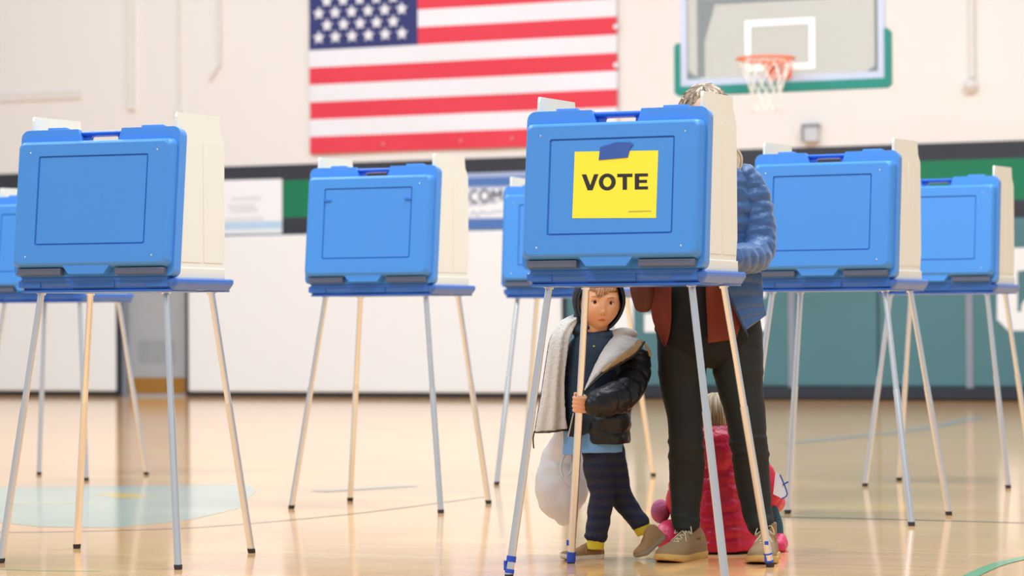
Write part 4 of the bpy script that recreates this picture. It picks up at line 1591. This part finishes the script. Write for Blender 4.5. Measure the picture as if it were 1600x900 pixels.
BHc = b(936.5, 472.5, 0.0)
BM = Matrix.Rotation(math.radians(8), 3, 'Z') @ Matrix.Rotation(math.radians(3.5), 3, 'Y') @ Matrix.Rotation(math.radians(2), 3, 'X')
ha, hb, hcc = 0.066, 0.083, 0.090
bm = bmesh.new()
head_geo(bm, BHc, BM, ha, hb, hcc)
limb(bm, [b(934, 500, 0.01), b(932, 535, 0.03)], [0.036, 0.04])
limb(bm, [b(930, 545, 0.02), b(926, 580, 0.02), b(926, 640, 0.02), b(938, 695, 0.02)], [(0.07, 0.05), (0.078, 0.055), (0.068, 0.055), (0.052, 0.045)], up=(0, -1, 0))
wrist = HP + E1 * 0.055 - E2 * 0.025
limb(bm, [b(968, 560, 0.0), b(983, 606, -0.06), b(955, 628, -0.15), wrist, HP + E1 * 0.03 - E2 * 0.012], [0.028, 0.025, 0.022, 0.018, 0.017])
limb(bm, [b(893, 556, 0.02), b(880, 605, 0.03), b(884, 648, 0.05)], [0.026, 0.022, 0.018])
limb(bm, [b(943, 705, 0.01), b(940, 770, 0.0), b(931, 850, 0.0)], [0.045, 0.030, 0.022])
limb(bm, [b(952, 710, 0.03), b(962, 750, 0.05), b(973, 780, 0.06), b(988, 801, 0.06), b(1006, 828, 0.06)], [0.045, 0.036, 0.030, 0.026, 0.022])
# gripping hand
ell(bm, HP + E1 * 0.028 - E2 * 0.004 + PA * -0.002, (0.013, 0.019, 0.026))
for k in range(4):
    off = PA * (0.0195 - k * 0.0135)
    R1 = 0.0128 + 0.0068
    angs = (-25, 10, 45, 85, 125, 165, 200) if k < 3 else (-25, 10, 45, 85, 125, 155)
    P = [HP + off + (E1 * math.cos(math.radians(a)) + E2 * math.sin(math.radians(a))) * (R1 + (0.009 if a < 0 else 0.003 if a < 30 else 0)) for a in angs]
    finger_chain(bm, P, [0.0072, 0.0074, 0.0072, 0.0070, 0.0068, 0.0064, 0.0055][:len(P)])
P = [HP + PA * (0.018 + 0.004 * i) + (E1 * math.cos(math.radians(a)) + E2 * math.sin(math.radians(a))) * 0.0215 for i, a in enumerate((-20, -60, -100, -140))]
finger_chain(bm, P, [0.009, 0.0082, 0.0075, 0.006])
# the other hand closed on the bag handles
HB = b(885, 660, 0.055)
ell(bm, HB + Vector((0, 0, 0.004)), (0.012, 0.018, 0.016))
for k in range(4):
    o_ = (k - 1.5) * 0.0115
    finger_chain(bm, [HB + Vector((-0.010, o_, 0.004)), HB + Vector((-0.016, o_, -0.008)), HB + Vector((-0.006, o_, -0.018)), HB + Vector((0.008, o_, -0.014))], [0.0068, 0.0066, 0.0062, 0.0054])
finger_chain(bm, [HB + Vector((0.008, -0.014, 0.004)), HB + Vector((0.012, -0.022, -0.006)), HB + Vector((0.004, -0.024, -0.014))], [0.008, 0.007, 0.006])
bbody = remesh('body', bm, m_skin, 0.0024, 1, boy, org=borg)
face_parts(bbody, borg, BHc, BM, ha, hb, hcc, look=(-0.10, 0.0))

# hair with swept fringe
bm = bmesh.new()
b2 = bmesh.new()
bmesh.ops.create_uvsphere(b2, u_segments=48, v_segments=36, radius=1.0)
dead = [v for v in b2.verts if (v.co.z < 0.42 and v.co.y < 0.15) or v.co.z < -0.35]
bmesh.ops.delete(b2, geom=dead, context='VERTS')
merge(bm, b2, lambda p: BHc + BM @ Vector((p.x * ha * 1.05, p.y * hb * 1.08 + 0.003, p.z * hcc * 1.05)) - borg)
hair = obj('hair', bm, m_hairb, boy, smooth=180)
md = hair.modifiers.new('s', 'SOLIDIFY'); md.thickness = 0.003
for mm, cnt, sd in ((m_hairb, 90, 11), (mat('boy_hair_light', (190, 136, 84), 0.5), 70, 12)):
    random.seed(sd)
    bm = bmesh.new()
    for _ in range(cnt):
        u_ = random.uniform(-0.75, 0.80)
        drop = 0.44 - 0.26 * g2(u_, 0, -0.05, 0, 0.45, 1) * random.uniform(0.5, 1.05) + 0.05 * random.random()
        pts = []
        for k in range(5):
            t_ = k / 4
            uu = u_ + 0.20 * (t_ ** 1.5) * (-1 if u_ > -0.2 else 0.4) + 0.03 * random.uniform(-1, 1)
            zz = 0.80 + (drop - 0.80) * t_
            q = 1 - min(0.96, (uu * 0.95) ** 2 + zz * zz)
            d_ = Vector((uu * 0.95, -math.sqrt(q), zz)).normalized()
            p = head_point(d_, ha, hb, hcc)
            pts.append(BHc + BM @ (p * 1.045) - borg)
        limb(bm, pts, [0.0022, 0.0026, 0.0024, 0.0018, 0.0006], per=3, n=6)
    obj('fringe', bm, mm, hair, smooth=180)

# hood of the dark top
bm = bmesh.new()
b2 = bmesh.new()
bmesh.ops.create_uvsphere(b2, u_segments=56, v_segments=44, radius=1.0)
ycut = -0.36
bmesh.ops.bisect_plane(b2, geom=b2.verts[:] + b2.edges[:] + b2.faces[:], plane_co=(0, ycut, 0), plane_no=(0, -1, -0.22), clear_outer=True)
rimv = [e for e in b2.edges if len(e.link_faces) == 1]
HT_ = lambda p: BHc + BM @ Vector((p.x * (0.083 - 0.010 * max(0, -p.z)), p.y * 0.104 + 0.012, p.z * (0.108 if p.z > 0 else 0.098) + 0.002)) - borg
rim_seg = [(HT_(e.verts[0].co), HT_(e.verts[1].co)) for e in rimv]
merge(bm, b2, HT_)
hood = obj('hood', bm, mat('navy_hood', (18, 22, 32), 0.85, bump=0.1), boy, smooth=180)
md = hood.modifiers.new('s', 'SOLIDIFY'); md.thickness = 0.006; md.offset = 1
bm = bmesh.new()
for p, q in rim_seg:
    tube(bm, p, q, 0.0034, n=8)
obj('piping', bm, mat('hood_piping', (52, 60, 74), 0.7), hood, smooth=180)

# hooded top
bm = bmesh.new()
limb(bm, [b(936, 524, 0.03), b(934, 536, 0.025), b(929, 560, 0.02), b(925, 600, 0.01), b(922, 645, 0.01), b(920, 672, 0.015)],
     [(0.045, 0.045), (0.084, 0.064), (0.100, 0.070), (0.098, 0.073), (0.090, 0.074), (0.082, 0.072)], up=(0, -1, 0), n=34)
limb(bm, [b(893, 552, 0.02), b(881, 604, 0.03), b(884, 640, 0.05)], [0.034, 0.030, 0.026])
limb(bm, [b(966, 556, 0.0), b(984, 604, -0.05)], [0.034, 0.03])
ell(bm, b(902, 498, 0.02), (0.014, 0.03, 0.026))
ell(bm, b(905, 515, 0.02), (0.030, 0.035, 0.026))
# folded collar around the neck
for k in range(14):
    a = 2 * math.pi * k / 14
    ell(bm, b(937, 525, 0.02) + Vector((0.046 * math.cos(a), 0.040 * math.sin(a), 0.006 * math.cos(a * 1))), (0.017, 0.017, 0.015), u=12, v=8)
top = remesh('hooded_top', bm, m_navy, 0.004, 5, boy, org=borg, fn=lambda co, n_: co + n_ * (0.003 * noise.noise(co * 18) + 0.0015 * noise.noise(co * 45)))
bm = bmesh.new()
ell(bm, b(928, 541, -0.060) - borg, (0.004, 0.0015, 0.0025), u=10, v=6)
obj('chest_badge', bm, mat('badge_gold', (196, 186, 120), 0.4), top, smooth=180)
bm = bmesh.new()
finger_chain(bm, [b(914, 540, -0.045) - borg, b(909, 580, -0.062) - borg, b(904, 640, -0.062) - borg, b(906, 680, -0.055) - borg], 0.0018)
obj('zipper', bm, mat('zip_dark', (22, 26, 32), 0.4), top, smooth=180)

# light blue shirt hem
bm = bmesh.new()
limb(bm, [b(926, 655, 0.02), b(928, 680, 0.02), b(928, 706, 0.02)], [(0.092, 0.070), (0.097, 0.080), (0.100, 0.086)], up=(0, -1, 0), n=34, closed_ends=False)
strip(bm, [b(879, 672, -0.02), b(879, 692, -0.02), b(878, 712, -0.02)], [b(900, 672, -0.055), b(900, 692, -0.055), b(898, 712, -0.05)], 8, 0.006, folds=(3, 0.003))
remesh('shirt', bm, m_shirt, 0.004, 3, boy, org=borg, fn=lambda co, n_: co + n_ * (0.002 * noise.noise(Vector((co.x * 40, co.y * 40, co.z * 6)))))

# trousers
bm = bmesh.new()
limb(bm, [b(940, 690, 0.02), b(942, 715, 0.02)], [(0.074, 0.062), (0.068, 0.06)], up=(0, -1, 0))
limb(bm, [b(940, 705, 0.0), b(937, 728, 0.0), b(939, 750, 0.0), b(941, 775, -0.005), b(937, 800, 0.0), b(934, 822, 0.0), b(931, 838, 0.0)],
     [0.058, 0.057, 0.049, 0.042, 0.041, 0.040, 0.037], n=26)
limb(bm, [b(952, 710, 0.03), b(962, 750, 0.05), b(973, 780, 0.06), b(988, 801, 0.06), b(1000, 817, 0.06)], [0.054, 0.046, 0.039, 0.035, 0.033], n=26)
for k in range(12):
    a = 2 * math.pi * k / 12
    ell(bm, b(931, 836, 0.0) + Vector((0.034 * math.cos(a), 0.034 * math.sin(a), -0.002)), (0.008, 0.008, 0.009), u=10, v=6)
remesh('trousers', bm, m_pants, 0.004, 4, boy, org=borg, fn=lambda co, n_: co + n_ * (0.004 * noise.noise(Vector((co.x * 14, co.y * 14, co.z * 34))) + 0.0015 * noise.noise(co * 60)))
# socks
for P in ((b(931, 832, 0.0), b(930, 858, 0.0)), (b(997, 812, 0.06), b(1008, 832, 0.06))):
    bm = bmesh.new()
    limb(bm, [p - borg for p in P], [(0.031, 0.030), (0.029, 0.029)], closed_ends=False, n=24, wob=0.002)
    obj('sock', bm, m_sock, boy, smooth=180)
m_bsh = mat('boy_shoe_tan', (150, 112, 70), 0.8, noise_amt=0.08, bump=0.1)
m_bso = mat('shoe_sole_cream', (224, 214, 194), 0.6)
hl = Vector((at(943, 870, 9.08).x, 9.12, 0.0)); tl_ = Vector((at(876, 870, 9.0).x, 9.03, 0.0))
shoe(boy, 'shoe', hl, tl_, (0, 0, 1), (tl_ - hl).length, 0.062, 0.052, m_bsh, m_bso, borg, 0.016, strap=True)
hl2, tl2 = b(1040, 840, 0.02), b(1004, 869, -0.02)
tl2.z = 0.010
shoe(boy, 'shoe', hl2, tl2 + (tl2 - hl2).normalized() * 0.035, Vector((-0.75, -0.25, 0.62)), 0.130, 0.062, 0.060, m_bsh, mat('shoe_sole_brown', (150, 132, 108), 0.7), borg, 0.014)

# black puffer coat: body, sleeve
bm = bmesh.new()
limb(bm, [b(972, 552, 0.05), b(968, 580, 0.05), b(951, 630, 0.035), b(945, 658, 0.02), b(944, 692, 0.02)],
     [(0.062, 0.06), (0.078, 0.088), (0.082, 0.092), (0.088, 0.098), (0.084, 0.096)], up=(0, -1, 0), n=36, per=14, puff=(0.070, 0.12), seed=4, closed_ends=False)
ell(bm, b(972, 552, 0.05), (0.06, 0.055, 0.03))
coat = remesh('coat_body', bm, m_coat, 0.004, 2, boy, org=borg, fn=lambda co, n_: co + n_ * 0.003 * noise.noise(co * 20))
bm = bmesh.new()
limb(bm, [b(985, 548, 0.0), b(992, 565, -0.01), b(990, 592, -0.05), b(974, 615, -0.11), b(950, 626, -0.16), b(932, 631, -0.185), b(922, 633, -0.195)],
     [0.046, 0.053, 0.052, 0.054, 0.052, 0.046, 0.034], per=14, n=34, puff=(0.050, 0.13), seed=3)
remesh('coat_sleeve', bm, m_coat, 0.0032, 2, boy, org=borg, fn=lambda co, n_: co + n_ * 0.003 * noise.noise(co * 24))
# turned-back collar, fleece side out
BO_ = lambda x, y, dy=0.0: b(x, y, dy) - borg
bm = bmesh.new()
strip(bm, [BO_(962, 522, -0.02), BO_(948, 538, -0.05), BO_(935, 560, -0.085), BO_(924, 583, -0.10), BO_(913, 609, -0.11)],
      [BO_(1000, 530, -0.05), BO_(985, 545, -0.09), BO_(962, 562, -0.115), BO_(940, 582, -0.12), BO_(914, 611, -0.115)], 12, 0.022, bulge=0.012, per=6)
ell(bm, BO_(975, 522, 0.0), (0.046, 0.035, 0.022))
fl = remesh('fleece_collar', bm, m_fleece, 0.003, 3, boy, fn=lambda co, n_: co + n_ * 0.0014 * noise.noise(co * 80))
bm = bmesh.new()
strip(bm, [BO_(1000, 530, -0.055), BO_(985, 543, -0.095), BO_(962, 560, -0.12), BO_(940, 580, -0.125)],
      [BO_(1006, 535, -0.058), BO_(993, 552, -0.095), BO_(970, 566, -0.12), BO_(942, 583, -0.125)], 6, 0.014, bulge=0.004, per=6)
strip(bm, [BO_(1001, 531, -0.05), BO_(1010, 545, -0.045), BO_(1015, 558, -0.04)], [BO_(1007, 533, -0.04), BO_(1016, 546, -0.03), BO_(1018, 556, -0.03)], 4, 0.012, per=4)
remesh('collar_lining', bm, m_fleece2, 0.0028, 2, boy, fn=lambda co, n_: co + n_ * 0.0018 * noise.noise(co * 90))
bm = bmesh.new()
finger_chain(bm, [BO_(914, 612, -0.118), BO_(942, 585, -0.127), BO_(970, 568, -0.122), BO_(994, 553, -0.098), BO_(1007, 534, -0.06)], 0.003)
obj('collar_edge', bm, m_coat, boy, smooth=180)
# left half of the coat hanging open, fleece lining towards us
Aed = [BO_(900, 490, 0.03), BO_(877, 501, 0.02), BO_(861, 527, 0.01), BO_(854, 563, 0.0), BO_(847, 610, 0.0), BO_(840, 650, 0.0), BO_(836, 675, 0.0)]
Bed = [BO_(902, 503, 0.0), BO_(896, 515, -0.02), BO_(890, 530, -0.04), BO_(886, 558, -0.055), BO_(882, 600, -0.06), BO_(884, 648, -0.055), BO_(887, 670, -0.05)]
bm = bmesh.new()
strip(bm, Aed, Bed, 24, 0.022, bulge=0.030, folds=(4.5, 0.008), per=8, seed=0.6)
remesh('fleece_lining', bm, m_fleece, 0.0032, 2, boy, fn=lambda co, n_: co + n_ * 0.0014 * noise.noise(co * 80))
bm = bmesh.new()
sh_ = Vector((-0.003, 0.024, -0.004))
strip(bm, [p + sh_ for p in Aed[1:]], [p + Vector((0, 0.024, -0.004)) for p in Bed[1:]], 16, 0.03, bulge=0.028, per=8, puff=(7, 0.004))
finger_chain(bm, [Aed[-1] + Vector((0, 0, -0.002)), (Aed[-1] + Bed[-1]) / 2 + Vector((0, -0.03, -0.004)), Bed[-1] + Vector((0, 0, -0.002))], 0.004)
remesh('coat_outer', bm, m_coat, 0.0038, 2, boy)
bm = bmesh.new()
strip(bm, [BO_(896, 648, -0.09), BO_(893, 665, -0.09), BO_(888, 682, -0.09)], [BO_(912, 645, -0.09), BO_(910, 665, -0.09), BO_(908, 684, -0.09)], 5, 0.01, per=4)
obj('coat_flap', bm, m_coat, boy, smooth=60)
bm = bmesh.new()
finger_chain(bm, [BO_(896, 646, -0.095), BO_(892, 664, -0.095), BO_(888, 682, -0.095)], 0.0022)
obj('flap_edge', bm, mat('edge_grey', (190, 186, 176), 0.6), boy, smooth=180)
bm = bmesh.new()
finger_chain(bm, [BO_(835, 674, 0.0), BO_(833, 686, 0.0), BO_(834, 700, 0.0)], 0.0024)
obj('drawcord', bm, m_coat, boy, smooth=180)

# plastic bag
m_bag = mat('plastic_white', (226, 224, 224), 0.35, noise_amt=0.04, nscale=6, bump=0.3, bscale=22)
bn_ = m_bag.node_tree
pb = bn_.nodes['Principled BSDF']
trl = bn_.nodes.new('ShaderNodeBsdfTranslucent'); trl.inputs['Color'].default_value = (0.85, 0.84, 0.84, 1)
mx1 = bn_.nodes.new('ShaderNodeMixShader'); mx1.inputs['Fac'].default_value = 0.35
bn_.links.new(pb.outputs[0], mx1.inputs[1]); bn_.links.new(trl.outputs[0], mx1.inputs[2])
bn_.links.new(mx1.outputs[0], bn_.nodes['Material Output'].inputs['Surface'])
bm = bmesh.new()
limb(bm, [b(886, 668, 0.06), b(883, 690, 0.10), b(879, 712, 0.15), b(877, 738, 0.16), b(878, 765, 0.16), b(881, 790, 0.16), b(886, 806, 0.16)],
     [(0.022, 0.02), (0.044, 0.035), (0.070, 0.055), (0.086, 0.07), (0.089, 0.075), (0.075, 0.065), (0.040, 0.04)], up=(0, -1, 0), n=40, per=10)
bag = remesh('plastic_bag', bm, m_bag, 0.004, 3, fn=lambda co, n_: co + n_ * (0.010 * noise.noise(Vector((co.x * 9, co.y * 9, co.z * 5))) + 0.005 * noise.noise(co * 24)))
tag(bag, 'white plastic bag hanging from the boy\'s hand behind the booth leg', 'bag')
bm = bmesh.new()
finger_chain(bm, [b(880, 745, 0.035), b(876, 730, 0.04), b(882, 712, 0.05), b(892, 708, 0.06), b(893, 735, 0.04), b(884, 745, 0.035)], 0.004)
finger_chain(bm, [b(876, 745, 0.04), b(884, 758, 0.035), b(893, 764, 0.04)], 0.003)
obj('bag_handle', bm, m_bag, bag, smooth=180)

# =============================================================== the child sitting on the floor
CY = 9.34
corg = ground(1128, 868); corg.z = 0
kid = empty('person', corg)
tag(kid, 'small blond child in a pink quilted jacket sitting on the floor, back turned', 'person')
c = lambda x, y, dy=0.0: at(x, y, CY + dy)
m_pink = mat('pink_quilted', (204, 20, 62), 0.42, noise_amt=0.12, nscale=14, bump=0.5, bscale=42)
m_pinkl = mat('pink_light', (216, 50, 92), 0.45, noise_amt=0.1, nscale=12, bump=0.25, bscale=60)
m_mauve = mat('mauve_knit', (176, 92, 126), 0.9, noise_amt=0.12, nscale=60, bump=0.5, bscale=120)
m_blond = mat('child_blond', (212, 190, 152), 0.5, noise_amt=0.2, nscale=50)
m_dteal = mat('dark_teal_cloth', (44, 84, 96), 0.85, noise_amt=0.15, nscale=40, bump=0.3)
KH = c(1117, 660, 0.03)
KM = Matrix.Rotation(math.radians(172), 3, 'Z') @ Matrix.Rotation(math.radians(12), 3, 'X')
bm = bmesh.new()
head_geo(bm, KH, KM, 0.066, 0.082, 0.086)
limb(bm, [c(1119, 680, 0.02), c(1122, 715, 0.0)], [0.035, 0.04])
limb(bm, [c(1125, 735, 0.0), c(1130, 790, 0.0), c(1132, 840, 0.0)], [0.075, 0.085, 0.095])
limb(bm, [c(1092, 722, 0.0), c(1062, 780, 0.03), c(1085, 815, 0.16)], [0.03, 0.026, 0.02])
limb(bm, [c(1162, 722, 0.0), c(1204, 775, 0.03), c(1216, 785, 0.12)], [0.03, 0.026, 0.02])
for sx, px in ((-1, 1092), (1, 1172)):
    limb(bm, [c(px, 838, 0.02), c(px + sx * 20, 836, 0.20), c(px + sx * 42, 846, 0.04)], [0.05, 0.042, 0.032])
for hx in (c(1088, 816, 0.18), c(1219, 778, 0.16)):
    ell(bm, hx, (0.018, 0.022, 0.012))
    for k in range(4):
        o_ = (k - 1.5) * 0.0095
        finger_chain(bm, [hx + Vector((o_, 0.012, 0)), hx + Vector((o_, 0.028, 0.003)), hx + Vector((o_, 0.04, -0.006))], [0.0062, 0.006, 0.005])
    finger_chain(bm, [hx + Vector((-0.012, 0, 0)), hx + Vector((-0.022, 0.012, 0)), hx + Vector((-0.022, 0.024, 0))], [0.007, 0.0065, 0.0055])
kb = remesh('body', bm, m_skin, 0.0035, 1, kid, org=corg)
face_parts(kb, corg, KH, KM, 0.066, 0.082, 0.086)
# hair
bm = bmesh.new()
ell(bm, KH + Vector((0, -0.008, 0.008)), (0.074, 0.088, 0.088), KM)
kh = remesh('hair', bm, m_blond, 0.0045, 2, kid, org=corg, fn=lambda co, n_: co + n_ * 0.003 * noise.noise(Vector((co.x * 60, co.y * 30, co.z * 12))))
for mm, sd in ((m_blond, 21), (mat('child_blond_dark', (160, 134, 98), 0.5), 22)):
    random.seed(sd)
    bm = bmesh.new()
    for _ in range(90):
        th = random.uniform(math.pi, 2 * math.pi)
        pts = []
        for k in range(5):
            el_ = math.radians(84 - 27 * k)
            r_ = 1.02 + 0.03 * random.random()
            pts.append(KH + Vector((0.075 * r_ * math.cos(el_) * math.cos(th), 0.09 * r_ * math.cos(el_) * math.sin(th) - 0.006, 0.090 * r_ * math.sin(el_) + 0.008)) - corg)
        limb(bm, pts, [0.002, 0.003, 0.003, 0.0025, 0.001], per=4, n=6)
    obj('hair_strands', bm, mm, kh, smooth=180)
# jacket
bm = bmesh.new()
limb(bm, [c(1121, 700, -0.01), c(1123, 722, 0.0), c(1127, 760, 0.0), c(1130, 810, 0.0), c(1132, 859, 0.0)],
     [(0.062, 0.06), (0.098, 0.085), (0.108, 0.100), (0.122, 0.110), (0.134, 0.120)], up=(0, -1, 0), n=44, per=16, puff=(0.044, 0.10), seed=6, closed_ends=False)
ell(bm, c(1121, 702, -0.01), (0.062, 0.06, 0.03))
remesh('jacket_body', bm, m_pink, 0.004, 1, kid, org=corg, fn=lambda co, n_: co + n_ * 0.0015 * noise.noise(co * 40))
for P in ([c(1090, 718, 0.0), c(1072, 745, 0.01), c(1060, 782, 0.03), c(1070, 808, 0.12)], [c(1164, 718, 0.0), c(1190, 742, 0.01), c(1202, 775, 0.03), c(1212, 786, 0.11)]):
    bm = bmesh.new()
    limb(bm, P, [0.043, 0.045, 0.043, 0.034], per=14, n=30, puff=(0.040, 0.12), seed=2)
    remesh('jacket_sleeve', bm, m_pink, 0.0035, 1, kid, org=corg)
bm = bmesh.new()
limb(bm, [c(1120, 671, -0.055), c(1121, 690, -0.075), c(1122, 712, -0.080), c(1122, 728, -0.075)], [(0.055, 0.022), (0.060, 0.034), (0.056, 0.036), (0.045, 0.026)], up=(0, -1, 0), n=30, per=10, puff=(0.036, 0.10))
for k in range(12):
    a = math.pi + math.pi * k / 11
    ell(bm, c(1120, 678, 0.02) + Vector((0.066 * math.cos(a), 0.075 * math.sin(a), 0.0)), (0.018, 0.018, 0.017), u=12, v=8)
remesh('jacket_hood', bm, m_pink, 0.0035, 2, kid, org=corg)
# snow-suit legs folded to both sides, dark seat
for nm_, P, R_ in (('trouser_leg', [c(1092, 838, 0.03), c(1066, 836, 0.16), c(1046, 832, 0.03), c(1040, 846, -0.03)], [0.055, 0.046, 0.044, 0.034]),
                   ('trouser_leg', [c(1172, 842, 0.03), c(1196, 842, 0.14), c(1214, 846, 0.04), c(1216, 853, -0.03)], [0.052, 0.044, 0.036, 0.026])):
    bm = bmesh.new()
    limb(bm, P, R_, per=12, n=26, puff=(0.035, 0.10), seed=5)
    remesh(nm_, bm, m_pinkl, 0.0035, 2, kid, org=corg, fn=lambda co, n_: Vector((co.x, co.y, max(co.z, 0.003))) + Vector((n_.x, n_.y, 0)) * 0.003 * noise.noise(co * 34))
bm = bmesh.new()
ell(bm, c(1032, 799, 0.08) - corg, (0.034, 0.040, 0.042))
obj('knitted_boot', bm, m_mauve, kid, smooth=180)
bm = bmesh.new()
limb(bm, [c(1135, 850, 0.0), c(1136, 869, 0.0)], [(0.120, 0.105), (0.116, 0.10)], up=(0, -1, 0), n=30, closed_ends=False)
remesh('dark_seat', bm, m_blackcloth, 0.005, 2, kid, org=corg, fn=lambda co, n_: Vector((co.x, co.y, max(co.z, 0.001))))
bm = bmesh.new()
limb(bm, [c(1206, 792, 0.02), c(1213, 812, 0.03), c(1216, 836, 0.03), c(1216, 852, 0.03)], [0.016, 0.020, 0.019, 0.014], per=8, wob=0.004)
remesh('teal_leg_cloth', bm, m_dteal, 0.003, 2, kid, org=corg)
bm = bmesh.new()
finger_chain(bm, [c(1222, 858, -0.03) - corg, c(1228, 862, -0.03) - corg, c(1233, 864, -0.03) - corg], 0.004)
obj('toggle', bm, m_pinkl, kid, smooth=180)
# card held by the child
bm = bmesh.new()
Q = [c(1212, 736, -0.035), c(1219, 742, -0.04), c(1230, 771, -0.045), c(1222, 779, -0.045), c(1208, 772, -0.04)]
vs = [bm.verts.new(q) for q in Q]
vb = [bm.verts.new(q + Vector((0, 0.002, 0))) for q in Q]
bm.faces.new(vs); bm.faces.new(list(reversed(vb)))
for i in range(5):
    j = (i + 1) % 5
    bm.faces.new((vs[i], vb[i], vb[j], vs[j]))
card = obj('picture_card', bm, mat('card_white', (244, 246, 250), 0.5))
tag(card, 'white card with a blue edge held by the child in pink', 'card')
bm = bmesh.new()
finger_chain(bm, [Q[1], Q[2], Q[3]], 0.0022)
finger_chain(bm, [c(1224, 757, -0.045), c(1231, 753, -0.045)], 0.003)
obj('card_edge', bm, mat('card_blue', (44, 78, 180), 0.5), card, smooth=180)
